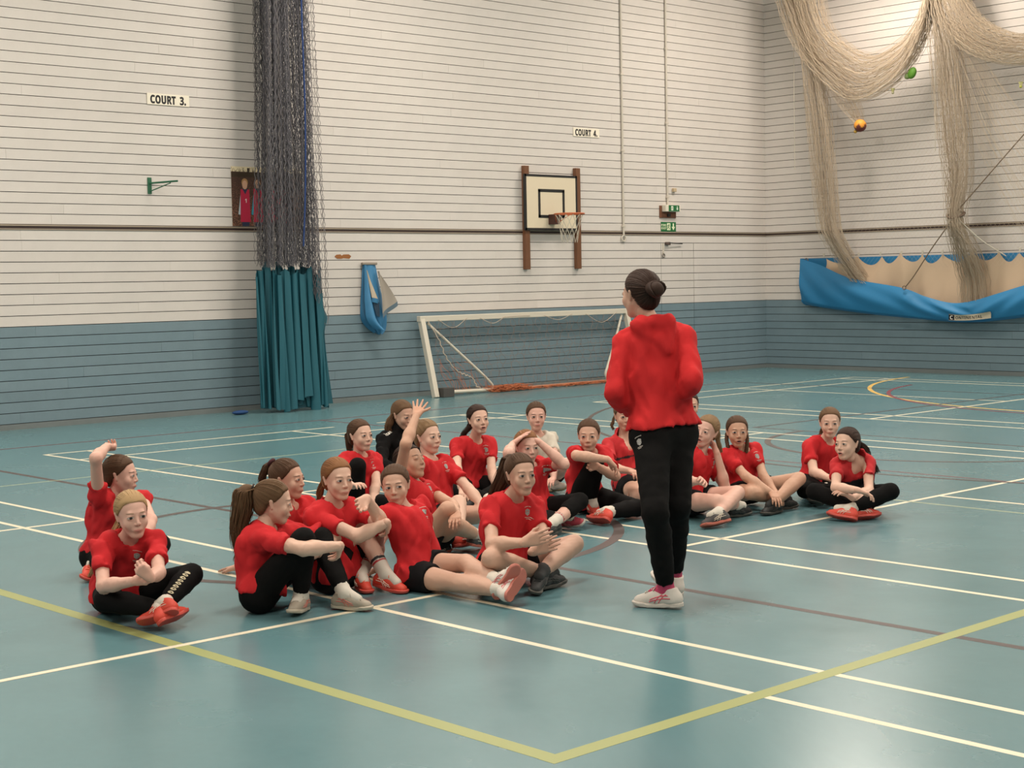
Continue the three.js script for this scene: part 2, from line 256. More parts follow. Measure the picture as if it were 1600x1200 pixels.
{ // conduits, exit lamp and sign
  const pipe = std(lin(0.6, 0.54, 0.46), 0.45), conduit = (x, y0, label) => { const t = thing('conduit', label, 'conduit', [x, 0, WF + 0.02]); mesh('pipe', new THREE.CylinderGeometry(0.017, 0.017, CEIL - y0, 8).translate(0, (CEIL + y0) / 2, 0), pipe, t); for (let y = y0 + 0.15; y < 6.6; y += 1.2) mesh('clip', rbox(0.06, 0.035, 0.04, 0.005, 0, y, 0), pipe, t); return t; };
  const a = conduit(18.375, 2.3, 'long painted conduit ending in a loop beside the backboard'); mesh('end_loop', new THREE.TorusGeometry(0.045, 0.013, 6, 20).translate(0, 2.255, 0), pipe, a);
  conduit(19.445, 2.79, 'painted conduit running down to the exit lamp box');
  const brownMat = std(lin(0.16, 0.062, 0.03), 0.6), green = '#1f6a3c', pale = '#e9ecc8';
  const man = (c, x, y, k) => { c.save(); c.translate(x, y); c.scale(k, k); c.beginPath(); c.arc(4, -30, 7, 0, 7); c.fill(); c.lineWidth = 8; c.lineCap = 'round'; c.strokeStyle = c.fillStyle; for (const l of [[2, -20, -6, 4], [-6, 4, 10, 16], [10, 16, 6, 34], [-6, 4, -18, 22], [0, -18, 16, -6], [0, -18, -18, -10]]) { c.beginPath(); c.moveTo(l[0], l[1]); c.lineTo(l[2], l[3]); c.stroke(); } c.restore(); };
  const arrow = (c, x, y0, y1, w) => { c.fillRect(x - w * 0.18, y0, w * 0.36, (y1 - y0) * 0.6); c.beginPath(); c.moveTo(x - w / 2, y0 + (y1 - y0) * 0.5); c.lineTo(x + w / 2, y0 + (y1 - y0) * 0.5); c.lineTo(x, y1); c.fill(); };
  const t = thing('exit_light_box', 'green and white emergency exit lamp box on a brown backing board', 'exit sign', [19.455, 2.7, WF]);
  mesh('backing_board', rbox(0.4, 0.2, 0.016, 0.003, 0, -0.005, 0.008), brownMat, t); mesh('housing', rbox(0.36, 0.11, 0.09, 0.008, 0.03, 0.05, 0.06), white, t); mesh('screw_box', box(0.07, 0.05, 0.02, 0.01, -0.06, 0.026), black, t);
  const tex1 = canvasTexture(256, 96, (c, w, h) => { c.fillStyle = green; c.fillRect(0, 0, w, h); c.fillStyle = '#f2f2e2'; c.fillRect(62, 14, 46, 68); arrow(c, 206, 16, 82, 46); c.fillStyle = green; man(c, 86, 50, 0.75); });
  mesh('exit_sign_face', box(0.265, 0.1, 0.004, 0.045, 0.05, 0.107), printed(0, 0, 0, tex1, white), t);
  const tex2 = canvasTexture(512, 288, (c, w, h) => { c.fillStyle = green; c.fillRect(0, 0, w, h); c.fillStyle = pale; c.font = 'bold 92px sans-serif'; c.fillText('FIRE', 14, 130, 178); c.fillText('EXIT', 14, 222, 178); c.fillRect(212, 34, 112, 216); arrow(c, 424, 40, 250, 120); c.fillStyle = green; man(c, 268, 144, 2.3); });
  single('fire_exit_sign', box(0.375, 0.155, 0.006), printed(0, 0, 0, tex2, white), 'green FIRE EXIT sign with running figure and down arrow above the rail', 'sign', [19.47, 2.452, WF + 0.005]);
  const d = thing('door_closer', 'dark metal door closer arm at the top of the boarded door', 'door closer', [19.43, 2.175, WF]); mesh('closer_body', rbox(0.1, 0.05, 0.05, 0.01, 0, 0, 0.025), std(lin(0.09, 0.06, 0.05), 0.5), d); mesh('arm', tube([V(0.02, 0.01, 0.05), V(0.36, 0.0, 0.03)], 0.009, 6), black, d);
  const bolt = thing('door_bolt', 'pale metal hook and bolt hanging at the door edge', 'bolt', [19.34, 2.1, WF]); mesh('strip', rbox(0.035, 0.16, 0.01, 0.003, 0, 0, 0.005), pipe, bolt); mesh('hook', new THREE.TorusGeometry(0.03, 0.008, 6, 16).translate(0, -0.12, 0.01), std(lin(0.3, 0.26, 0.22), 0.4, { metalness: 0.6 }), bolt);
  single('sensor_box', rbox(0.075, 0.06, 0.05, 0.01), std(lin(0.55, 0.42, 0.27), 0.5), 'small beige box beside the conduit above the exit lamp', 'box', [19.607, 3.055, WF + 0.026]);
  // bare timber patches where a fitting was taken off
  const sh = new THREE.Shape(); sh.moveTo(0, 0); for (const [x, y] of [[0.03, 0.025], [0.1, 0.03], [0.12, 0.012], [0.15, 0.028], [0.24, 0.03], [0.28, 0.005], [0.25, -0.03], [0.15, -0.022], [0.11, -0.03], [0.04, -0.028]]) sh.lineTo(x, y);
  single('bare_wood_patch', new THREE.ExtrudeGeometry(sh, { depth: 0.002, bevelEnabled: false }), std(lin(0.32, 0.12, 0.035), 0.8), 'bare orange-brown timber patch left of the hanging blue bag', 'wood patch', [12.665, 1.985, WF]);
}
{ // blue sling bag hanging from a bar on the wall
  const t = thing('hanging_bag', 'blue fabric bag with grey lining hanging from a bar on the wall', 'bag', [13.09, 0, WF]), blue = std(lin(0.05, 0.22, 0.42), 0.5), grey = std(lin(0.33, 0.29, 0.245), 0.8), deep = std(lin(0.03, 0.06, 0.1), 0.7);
  mesh('bar', rbox(0.26, 0.035, 0.05, 0.012, 0.13, 1.885, 0.04), std(lin(0.3, 0.25, 0.2), 0.5), t);
  const low = y => clamp((1.2 - y) / 0.275, 0, 1), xl = y => lerp(0.03, -0.02, clamp((1.88 - y) / 0.5, 0, 1)) + 0.22 * Math.pow(low(y), 2.2), xr = y => lerp(0.25, 0.43, clamp((1.88 - y) / 0.75, 0, 1)) - 0.1 * Math.pow(low(y), 4);
  mesh('bag_body', sheet(24, 30, (u, v) => { const y = lerp(1.875, 0.925, v), b = Math.sin(Math.PI * clamp(v * 0.95 + 0.03, 0, 1)), fold = 0.018 * Math.sin(u * 15 + v * 7) * v + 0.012 * Math.sin(u * 31 - v * 9) * v; return [lerp(xl(y), xr(y), u), y + (v > 0.9 ? 0.02 * Math.sin(u * 12) : 0), 0.02 + Math.sin(Math.PI * u) * (0.035 + 0.14 * b * v) + fold]; }), blue, t).material.side = THREE.DoubleSide;
  mesh('bag_side', sheet(10, 24, (u, v) => { const y = lerp(1.87, 0.99, v), w = 0.03 + 0.17 * v; return [xl(y) + u * w, y - u * v * 0.03, 0.06 + 0.09 * v + Math.sin(u * 3.1) * (0.02 + 0.06 * v)]; }), blue, t);
  mesh('lining_flap', sheet(12, 16, (u, v) => { const y = lerp(1.78, 1.19, v), x0 = lerp(0.225, 0.2, v), x1 = lerp(0.25, 0.44, Math.pow(v, 0.8)); return [lerp(x0, x1, u), y + u * v * 0.17, 0.1 + 0.12 * v + 0.03 * Math.sin(u * 5 + v * 3)]; }), grey, t);
  mesh('flap_hem', sheet(12, 2, (u, v) => [lerp(0.2, 0.44, u) + v * 0.008, 1.192 + u * 0.17 - v * 0.06, 0.222 + 0.03 * Math.sin(u * 5 + 3)]), std(lin(0.12, 0.17, 0.21), 0.7), t);
  mesh('lining_strip', sheet(8, 16, (u, v) => { const y = lerp(1.8, 1.42, v); return [lerp(0.04, 0.07, v) + u * lerp(0.015, 0.115, v), y - u * 0.02, 0.09 + 0.07 * v + 0.015 * Math.sin(u * 4)]; }), std(lin(0.5, 0.42, 0.32), 0.8), t);
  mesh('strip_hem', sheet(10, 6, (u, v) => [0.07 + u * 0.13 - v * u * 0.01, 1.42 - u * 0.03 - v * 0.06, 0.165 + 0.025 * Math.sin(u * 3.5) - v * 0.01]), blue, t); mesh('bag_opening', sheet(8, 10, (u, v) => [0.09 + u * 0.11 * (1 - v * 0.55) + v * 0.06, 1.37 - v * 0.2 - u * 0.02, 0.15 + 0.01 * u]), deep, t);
  for (const m of t.children) m.material.side = THREE.DoubleSide;
}
{ // folded five-a-side goal leaning on the wall
  const t = thing('football_goal', 'white folding five-a-side goal leaning on the wall with orange net', 'goal', [14.02, 0, -16.66]), frame = std(lin(0.66, 0.6, 0.5), 0.4), orange = std(lin(0.55, 0.17, 0.07), 0.8), pale = std(lin(0.55, 0.45, 0.36), 0.8);
  const lean = y => -0.285 * y / 1.1, W = 4.26;
  const postBar = (name, a, b, w) => { const A = V(...a), B = V(...b), g = new RoundedBoxGeometry(w, A.distanceTo(B), w, 2, 0.008), m = mesh(name, g, frame, t); m.position.copy(A).add(B).multiplyScalar(0.5); m.quaternion.setFromUnitVectors(V(0, 1, 0), B.clone().sub(A).normalize()); return m; };
  postBar('post', [0.03, 0.0, 0], [0.03, 1.13, lean(1.13)], 0.08); postBar('post', [W, 0.0, 0], [W, 1.13, lean(1.13)], 0.08); postBar('crossbar', [-0.02, 1.1, lean(1.1)], [W + 0.04, 1.1, lean(1.1)], 0.08);
  const z0 = -0.12; mesh('side_frame', tube(curve([[0.14, 1.04, lean(1.1)], [0.6, 0.64, -0.2], [1.12, 0.19, z0], [1.21, 0.1, z0], [1.225, 0.035, z0]], 24), 0.02, 8), frame, t); mesh('side_frame', tube(curve([[W - 0.1, 1.04, lean(1.1)], [W - 0.35, 0.64, -0.2], [W - 0.62, 0.24, z0], [W - 0.66, 0.14, z0], [W - 0.62, 0.035, z0]], 24), 0.02, 8), frame, t);
  mesh('base_bar', tube([V(0.3, 0.06, -0.06), V(1.23, 0.035, z0)], 0.026, 8), frame, t); mesh('base_bar', tube([V(W - 0.62, 0.035, z0), V(W - 0.1, 0.05, -0.05)], 0.026, 8), frame, t); mesh('back_bar', tube([V(1.2, 0.03, z0 + 0.02), V(W - 0.6, 0.03, z0 + 0.02)], 0.022, 8), std(lin(0.34, 0.17, 0.11), 0.6), t);
  mesh('foot_block', rbox(0.2, 0.13, 0.14, 0.006, 0.2, 0.066, 0.02), std(lin(0.07, 0.065, 0.06), 0.8), t);
  const net = [], heap = [];
  for (let i = 0; i < 46; i++) { const x = 0.2 + i / 45 * (W - 0.3), p = []; for (let k = 0; k <= 20; k++) { const q = k / 20; p.push(V(x + 0.03 * Math.sin(k * 1.57 + i * 3.1) + 0.03 * Math.sin(i * 2.3 + q * 4), lerp(1.06, 0.03, q), lean(1.1) + 0.05 + 0.1 * q + 0.02 * Math.sin(i + k))); } net.push(tube(p, 0.0022, 3)); }
  for (let k = 0; k < 9; k++) { const p = []; for (let i = 0; i <= 60; i++) { const x = 0.2 + i / 60 * (W - 0.3); p.push(V(x, 0.98 - k * 0.11 - 0.03 * Math.abs(Math.sin(i * 0.6 + k)), lean(1.1) + 0.06 + 0.01 * k)); } net.push(tube(p, 0.0018, 3)); }
  for (let i = 0; i < 80; i++) { const x = i < 34 ? rr(1.15, 1.75) : rr(1.2, W - 0.5), h = i < 34 ? 0.1 : 0.045, p = []; for (let k = 0; k < 9; k++) p.push(V(x + rr(-0.16, 0.2), rr(0.008, h), z0 + rr(-0.02, 0.16))); heap.push(tube(curve(p, 30), 0.0035, 3)); }
  for (let i = 0; i < 22; i++) { const p = []; let x = rr(0.2, 1.1), y = rr(0.05, 0.8) * (1 - x * 0.6); for (let k = 0; k < 6; k++) { p.push(V(x, Math.max(0.02, y), z0 + rr(-0.03, 0.03))); x += rr(-0.02, 0.12); y -= rr(0.02, 0.16); } heap.push(tube(curve(p, 16), 0.0028, 3)); }
  mesh('net', join(net), std(lin(0.3, 0.2, 0.16), 0.9), t); mesh('net_heap', join(heap), orange, t);
  mesh('net_cord', tube(curve([[0.12, 1.06, lean(1.1) + 0.04], [0.26, 0.8, -0.18], [0.36, 0.55, -0.15], [0.52, 0.36, -0.12], [0.68, 0.28, -0.1], [0.82, 0.22, -0.1], [0.9, 0.1, -0.1], [1.16, 0.03, -0.08]], 50).map((p, i) => p.add(V(0.012 * Math.sin(i * 1.9), 0.01 * Math.cos(i * 2.3), 0))), 0.008, 5), pale, t);
  for (const [a, b, sag] of [[0.3, 0.85, 0.1], [1.1, 1.6, 0.06], [1.55, 2.1, -0.03], [2.4, 3.0, 0.05], [3.3, 4.0, 0.12]]) mesh('net_cord', tube(curve([[a, 1.08, lean(1.1) + 0.05], [(a + b) / 2, 1.06 - sag, lean(1.1) + 0.055], [b, 1.09, lean(1.1) + 0.05]], 16), 0.0045, 4), pale, t);
}
single('cloth_scrap', new THREE.IcosahedronGeometry(0.07, 2).scale(1.7, 0.4, 0.8), std(lin(0.01, 0.05, 0.16), 0.8), 'small dark blue scrap lying on the floor by the teal curtain', 'scrap', [10.8, 0.028, -16.62]);

// ---------------------------------------------------------------- hall divider: grey net over teal skirt
{
  const t = thing('divider_curtain', 'gathered hall divider, grey netting above a pleated teal skirt', 'divider curtain', [11.55, 0, -16.55]);
  const teal = std(lin(0.009, 0.10, 0.135), 0.62, { side: THREE.DoubleSide, bumpMap: bumpFine, bumpScale: 0.001 });
  const pleat = (u, v, n, ph, A) => A * Math.sin(u * n * Math.PI * 2 + ph + 0.5 * Math.sin(v * 3 + u * 9)) + A * 0.35 * Math.sin(u * n * 4.7 * Math.PI + ph * 2 + v * 1.2);
  const skirt = (name, x0, x1, z, n, ph, A, top, hem, flare) => mesh(name, sheet(150, 26, (u, v) => { const w = 1 - v, yT = top(u), yH = hem(u), y = lerp(yT, yH, v), cx = (x0 + x1) / 2; return [cx + (lerp(x0, x1, u) - cx) * (1 + flare * v) + 0.03 * Math.sin(u * n * Math.PI * 4 + ph) * (0.4 + v), y, z + pleat(u, v, n, ph, A * (0.55 + 0.45 * v)) - 0.05 * w]; }), teal, t);
  const scallop = (u, n) => Math.pow(Math.abs(Math.sin(u * n * Math.PI)), 0.7);
  skirt('skirt', -0.5, 0.42, 0.0, 9.5, 0.4, 0.07, u => 1.93 - 0.13 * scallop(u, 5) - (u < 0.06 ? (0.06 - u) * 3.5 : 0), u => 0.07 + 0.02 * Math.sin(u * 40), 0.02);
  skirt('skirt', -0.32, 0.44, 0.14, 6.5, 2.1, 0.05, u => 1.86 - 0.12 * scallop(u, 4), u => 0.03 + 0.03 * Math.sin(u * 23) + (u > 0.38 && u < 0.66 ? 0.13 : 0), 0.05);
  skirt('skirt', -0.1, 0.5, 0.02, 2.5, 1.0, 0.06, u => 1.75 - 0.25 * u, u => 0.03 + 0.02 * Math.sin(u * 17), 0.1);
  mesh('skirt', sheet(12, 26, (u, v) => { const y = lerp(1.5, 0.05, v), bulge = Math.exp(-Math.pow((y - 1.18) / 0.12, 2)) * 0.07; return [0.32 + u * (0.2 + 0.12 * v) + bulge * u, y, 0.12 + 0.07 * Math.sin(u * 4 + v * 2) - 0.1 * u]; }), teal, t);
  const dark = [], mid = [];
  for (let i = 0; i < 330; i++) {
    const core = rnd() < 0.68, u = core ? 0.08 + 0.84 * rnd() * 0.86 : 0.01 + 0.95 * rnd(), tail = u > 0.72 && rnd() < 0.8, p = [], yB = tail ? lerp(1.62, 1.14, clamp((u - 0.7) / 0.2, 0, 1)) - rr(0, 0.06) : 1.86 + rr(-0.03, 0.06), z = rr(-0.16, 0.18) + (tail ? 0.1 : 0), ph = rnd() * 6.3, n = Math.round((6.3 - yB) / rr(0.05, 0.085));
    for (let k = 0; k <= n; k++) { const y = 6.3 - k / n * (6.3 - yB), q = clamp((5.3 - y) / 3.4, 0, 1); const xl = lerp(-0.39, -0.47, q), xr = lerp(0.42, 0.54, q); p.push(V(lerp(xl, xr, u) + (k % 2 ? 1 : -1) * 0.011 + 0.012 * Math.sin(y * 1.7 + ph), y, z + 0.02 * Math.sin(y * 2.3 + ph))); }
    (core ? dark : mid).push(tube(p, core ? 0.0042 : 0.0034, 3, false));
  }
  mesh('net', join(dark), std(lin(0.12, 0.115, 0.13), 0.85), t); mesh('net', join(mid), std(lin(0.2, 0.18, 0.18), 0.85), t);
  mesh('rope', tube(curve([[0.12, 6.3, 0.26], [0.12, 5, 0.26], [0.13, 3.75, 0.26], [0.1, 2.78, 0.26], [0.05, 2.1, 0.26]], 30), 0.011, 6), std(lin(0.01, 0.04, 0.16), 0.7), t);
  mesh('heading_rail', box(1.2, 0.06, 0.3, 0, 6.33, 0), std(lin(0.3, 0.3, 0.3), 0.5), t); mesh('hanger', new THREE.CylinderGeometry(0.015, 0.015, CEIL - 6.36, 6).translate(0, (CEIL + 6.36) / 2, 0), std(lin(0.3, 0.3, 0.3), 0.5), t);
}

// ---------------------------------------------------------------- cricket nets and their sling on the end wall
{
  const cream = std(lin(0.62, 0.5, 0.37), 0.9), creamB = std(lin(0.54, 0.44, 0.33), 0.9), B = V(21.45, 0, -14);
  // a gathered bundle of net: two border curves [y, z]; strands run between them, zigzagging like net
  function bundle(name, parent, A, Bc, n, r, zig, depth, mat, loose = 0.06) {
    const K = 46, ca = curve(A.map(([y, z]) => [0, y, z + 14]), K), cb = curve(Bc.map(([y, z]) => [0, y, z + 14]), K), out = [];
    for (let i = 0; i < n; i++) {
      const s = clamp((i + rr(-0.4, 1.4)) / n, 0, 1) + rr(-loose, loose) * 0.3, dx = rr(-depth, depth), ph = rnd() * 6, p = [];
      for (let k = 0; k <= K; k++) { const a = ca[k], b = cb[k], w = s + 0.02 * Math.sin(k * 0.17 + ph), sg = ((k + i) % 2 ? 1 : -1) * zig, y = lerp(a.y, b.y, w); p.push(V(dx + 0.03 * Math.sin(k * 0.13 + ph * 2) + 0.42 * clamp((2.3 - y) / 0.8, 0, 1), y + sg * 0.4, lerp(a.z, b.z, w) + sg)); }
      out.push(tube(p, r, 3, false));
    }
    return mesh(name, join(out), mat, parent);
  }
  const t = thing('cricket_net', 'cream cricket netting draped in swags from above on the end wall', 'netting', [B.x, 0, B.z]);
  bundle('swag', t, [[6.6, -15.52], [6.21, -15.45], [5.68, -15.28], [5.32, -14.91], [5.11, -14.43], [5.21, -14.01], [5.46, -13.66], [5.9, -13.42], [6.6, -13.36]], [[6.6, -16.4], [6.34, -16.3], [5.56, -15.99], [4.86, -15.42], [4.4, -14.75], [4.55, -14.13], [4.97, -13.67], [5.62, -13.38], [6.6, -13.25]], 200, 0.0029, 0.009, 0.16, cream);
  bundle('swag', t, [[6.6, -12.95], [5.9, -12.8], [5.51, -12.56], [5.26, -12.24], [5.11, -11.82], [5.12, -11.2], [5.5, -10.6]], [[6.6, -13.34], [5.81, -13.3], [5.29, -13.1], [4.9, -12.66], [4.73, -12.24], [4.66, -11.82], [5.0, -10.6]], 170, 0.0029, 0.009, 0.16, cream);
  bundle('net_drop', t, [[6.6, -16.3], [5.43, -15.83], [4.47, -15.71], [3.41, -15.59], [2.35, -15.43], [1.8, -15.25], [1.5, -15.1]], [[6.6, -15.9], [5.3, -15.54], [4.44, -15.33], [3.38, -15.2], [2.34, -15.09], [1.75, -14.92], [1.45, -14.78]], 125, 0.0031, 0.009, 0.14, creamB);
  bundle('net_drop', t, [[6.6, -13.42], [5.92, -13.41], [5.03, -13.37], [3.85, -13.24], [3.05, -13.12], [2.48, -13.08], [1.9, -13.12], [1.1, -13.1]], [[6.6, -13.18], [5.89, -13.21], [4.98, -12.88], [3.81, -12.72], [3.03, -12.71], [2.5, -12.83], [1.9, -12.68], [1.1, -12.63]], 140, 0.0031, 0.009, 0.14, creamB);
  bundle('loose_net', t, [[5.3, -15.7], [4.9, -15.5], [4.4, -15.1], [4.05, -14.76]], [[5.0, -15.0], [4.7, -14.85], [4.3, -14.66], [4.03, -14.63]], 60, 0.0022, 0.006, 0.06, cream);
  bundle('loose_net', t, [[5.6, -13.3], [4.6, -12.9], [3.6, -12.6], [2.6, -12.1], [1.8, -11.7]], [[5.4, -12.9], [4.7, -12.4], [3.9, -11.8], [3.2, -11.2], [2.6, -10.7]], 70, 0.0013, 0.006, 0.05, cream);
  { const fine = []; for (let i = 0; i < 70; i++) { for (const s of [1, -1]) { const z0 = -15.2 + i * 0.075, p = []; for (let k = 0; k <= 8; k++) { const q = k / 8; p.push(V(0.25, lerp(4.6, 1.7, q), clamp(z0 + s * (q * 2.4 - 1.2), -15.3, -10.6) + 14)); } fine.push(tube(p, 0.0008, 3, false)); } } mesh('sheer_net', join(fine), cream, t); }
  mesh('tie', new THREE.TorusGeometry(0.12, 0.02, 6, 20).rotateX(Math.PI / 2).rotateZ(0.4).scale(1, 1, 1.1).translate(0, 2.5, 1.05), std(lin(0.16, 0.11, 0.08), 0.8), t);
  const cordMat = std(lin(0.6, 0.55, 0.46), 0.8), browncord = std(lin(0.2, 0.14, 0.09), 0.8);
  mesh('hanging_cord', tube([V(0.1, 6.6, -2.07), V(0.1, 3.39, -2.06)], 0.006, 5), cordMat, t); mesh('hanging_cord', tube([V(0.1, 6.6, 0.62), V(0.1, 3.51, 0.63)], 0.006, 5), cordMat, t);
  mesh('heading_bar', box(0.06, 0.06, 7, 0, 6.62, 0.3), std(lin(0.35, 0.33, 0.3), 0.5), t); for (const z of [-2.5, 0.6, 3]) mesh('hanger', new THREE.CylinderGeometry(0.012, 0.012, CEIL - 6.65, 6).translate(0, (CEIL + 6.65) / 2, z), cordMat, t);
  // canvas strip and blue sling
  const topC = new THREE.SplineCurve([[-16.2, 1.9], [-15.75, 1.78], [-15.1, 1.55], [-14.1, 1.385], [-13.65, 1.24], [-13.2, 1.14], [-12.85, 1.165], [-12.4, 1.28], [-11.98, 1.395], [-11.5, 1.5], [-10.8, 1.55]].map(p => new THREE.Vector2(...p))), botC = new THREE.SplineCurve([[-16.2, 1.13], [-15.6, 1.05], [-14.8, 0.965], [-14.0, 0.9], [-13.3, 0.85], [-12.85, 0.845], [-12.4, 0.885], [-11.98, 0.935], [-11.5, 1.0], [-10.8, 1.05]].map(p => new THREE.Vector2(...p)));
  const T1 = topC.getPoints(200), B1 = botC.getPoints(200), rimY = z => { let k = 0; while (k < 200 && T1[k].x < z) k++; return T1[k].y; };
  const c = thing('canvas_screen', 'cream canvas strip with scalloped top tucked in the blue sling', 'canvas', [21.93, 0, -14]), canvasMat = std(lin(0.58, 0.43, 0.30), 0.85, { side: THREE.DoubleSide, bumpMap: bumpFine, bumpScale: 0.001 });
  const peaks = [-15.75, -15.05, -14.63, -14.23, -13.84, -13.48, -12.9, -12.52, -12.14, -11.75, -11.3, -10.9]; const topY = z => { let i = 0; while (i < peaks.length - 2 && z > peaks[i + 1]) i++; const q = clamp((z - peaks[i]) / (peaks[i + 1] - peaks[i]), 0, 1); return 1.93 - 0.15 * Math.pow(Math.sin(Math.PI * q), 0.8) - 0.02 * Math.sin(z * 5); };
  mesh('canvas', sheet(160, 18, (u, v) => { const z = lerp(-15.7, -10.9, u), y = lerp(topY(z), Math.min(topY(z) - 0.1, rimY(z) - 0.12), v); return [-0.03 * v - 0.045 * Math.sin(u * 48 + 1.4 * Math.sin(u * 17)) * (0.3 + v) * 0.6 - 0.02 * Math.sin(u * 23 + v * 3), y, z + 14 + 0.03 * Math.sin(u * 40 + v * 4)]; }), canvasMat, c);
  for (const z of peaks) mesh('eyelet_tab', rbox(0.012, 0.06, 0.035, 0.004, 0.0, 1.945, z + 14), cordMat, c);
  const s = thing('net_sling', 'long blue fabric sling on the end wall printed CONTINENTAL', 'sling', [21.95, 0, -14]), blue = std(lin(0.022, 0.20, 0.42), 0.5, { side: THREE.DoubleSide, bumpMap: bumpFine, bumpScale: 0.0008 });
  const sling = (u, v, off = 0) => { const k = Math.round(u * 200), a = T1[k], b = B1[k], e = Math.min(1, u * 3.2), bulge = 0.10 + 0.2 * e, prof = 0.55 + 0.45 * Math.sin(Math.PI * (0.15 + 0.8 * v)); const d = Math.abs(u - 0.58), fold = 0.02 * Math.sin((v * 9 + d * 46)) * Math.sin(Math.PI * v) * e + 0.028 * Math.sin((u * 60 - v * 9)) * Math.exp(-u * 9) * v; return [-bulge * prof - fold - off + (v > 0.97 ? 0.05 : 0), lerp(a.y, b.y, v), lerp(a.x, b.x, v) + 14]; };
  mesh('front_sheet', sheet(200, 22, (u, v) => sling(u, v)), blue, s); mesh('back_sheet', sheet(60, 4, (u, v) => [0.06 + 0.01 * Math.sin(u * 30), lerp(1.9, 1.1, v), lerp(-16.2, -10.8, u) + 14]), blue, s);
  mesh('under_sheet', sheet(200, 4, (u, v) => { const p = sling(u, 1); return [lerp(p[0], 0.05, v), p[1] - 0.015 * Math.sin(v * 3.1), p[2]]; }), blue, s); mesh('end_sheet', sheet(4, 6, (u, v) => { const p = sling(0, v); return [lerp(p[0], 0.06, u), p[1], p[2]]; }), blue, s);
  const tex = canvasTexture(1024, 150, (g, w, h) => { g.fillStyle = '#b7ac97'; g.fillRect(0, 0, w, h); g.fillStyle = '#0c0a12'; g.fillRect(0, 8, 138, 134); g.fillStyle = '#e6e0d6'; g.font = 'bold 130px sans-serif'; g.fillText('C', 22, 124, 96); g.fillStyle = '#16161a'; g.font = 'bold 104px sans-serif'; g.fillText('ONTINENTAL', 160, 116, 830); });
  mesh('label', sheet(24, 4, (u, v) => { const z = lerp(-13.2, -12.47, u), uu = (() => { let k = 0; while (k < 200 && B1[k].x < z) k++; return k / 200; })(), v0 = lerp(0.62, 0.92, v), p = sling(clamp(uu, 0, 1), v0, 0.012); return [Math.min(p[0], -0.29), p[1], z + 14]; }), std(0xffffff, 0.6, { map: (tex.flipY = true, tex), side: THREE.DoubleSide }), s);
  { const uv = s.children[s.children.length - 1].geometry.attributes.uv; for (let i = 0; i < uv.count; i++) uv.setY(i, 1 - uv.getY(i)); }
  for (const [y, z] of [[1.87, -16.08], [1.385, -14.0]]) mesh('eyelet', new THREE.TorusGeometry(0.03, 0.008, 6, 14).rotateY(Math.PI / 2).translate(y > 1.5 ? -0.06 : -0.3, y, z + 14), browncord, s);
  const rope = (pts, m, label) => single('tie_rope', tube(curve(pts, 20), 0.009, 5), m, label, 'rope');
  rope([[21.58, 1.4, -13.93], [21.56, 1.55, -13.78], [21.5, 2.0, -13.4], [21.4, 2.52, -12.9]], browncord, 'dark tie rope from the sling up to the knotted net'); rope([[21.4, 2.45, -12.9], [21.6, 2.1, -12.6], [21.8, 1.85, -12.3]], cordMat, 'pale tie rope from the knotted net to the canvas'); rope([[21.4, 2.5, -12.95], [21.42, 3.1, -12.35], [21.45, 3.7, -11.75], [21.45, 4.4, -11.0]], browncord, 'thin dark cord running up from the knotted net');
  // things caught in the nets
  const ball = thing('stuck_ball', 'orange and maroon ball caught in the cream net', 'ball', [21.4, 4.0, -14.65]); const bg = new THREE.SphereGeometry(0.1, 32, 20), cols = new Float32Array(bg.attributes.position.count * 3); for (let i = 0; i < bg.attributes.position.count; i++) { const y = bg.attributes.position.getY(i), a = Math.atan2(bg.attributes.position.getZ(i), bg.attributes.position.getX(i)), m = y < -0.01 + 0.03 * Math.sin(a * 5); cols.set(m ? [0.13, 0.025, 0.02] : [0.75, 0.3, 0.03], i * 3); } bg.setAttribute('color', new THREE.BufferAttribute(cols, 3));
  mesh('ball_skin', bg, std(0xffffff, 0.6, { vertexColors: true }), ball); mesh('valve_tag', new THREE.SphereGeometry(0.028, 12, 8).translate(-0.03, -0.09, -0.07), std(lin(0.5, 0.3, 0.05), 0.6), ball);
  const g2 = thing('deflated_ball', 'deflated green ball wedged between the draped nets', 'ball', [21.45, 4.74, -13.72]); mesh('ball_skin', new THREE.SphereGeometry(0.095, 24, 16).scale(0.5, 1, 0.75).rotateX(0.5), std(lin(0.1, 0.26, 0.02), 0.6), g2); mesh('folded_side', new THREE.SphereGeometry(0.07, 20, 12).scale(0.5, 0.7, 0.8).rotateX(-0.3).translate(0, -0.04, -0.08), std(lin(0.2, 0.27, 0.1), 0.6), g2);
  const shuttle = (p, col, label) => { const o = thing('shuttlecock', label, 'shuttlecock', p, 'shuttlecocks stuck in the nets'); mesh('cork', new THREE.SphereGeometry(0.022, 12, 8).translate(0, -0.02, 0), col, o); mesh('skirt', new THREE.CylinderGeometry(0.034, 0.017, 0.06, 12, 1, true).translate(0, 0.02, 0), std(lin(0.6, 0.55, 0.25), 0.7, { side: THREE.DoubleSide }), o); };
  shuttle([21.45, 4.49, -14.07], std(lin(0.6, 0.55, 0.35), 0.7), 'pale shuttlecock stuck low in the first net swag'); shuttle([21.45, 4.36, -11.87], std(lin(0.5, 0.5, 0.1), 0.7), 'yellow-green shuttlecock stuck in the net at the right edge');
}

// ---------------------------------------------------------------- sculpting: distance fields meshed on a grid
const smin = (a, b, k) => { const h = k - Math.abs(a - b); return h > 0 ? Math.min(a, b) - h * h / (4 * k) : Math.min(a, b); };
const smax = (a, b, k) => -smin(-a, -b, k);
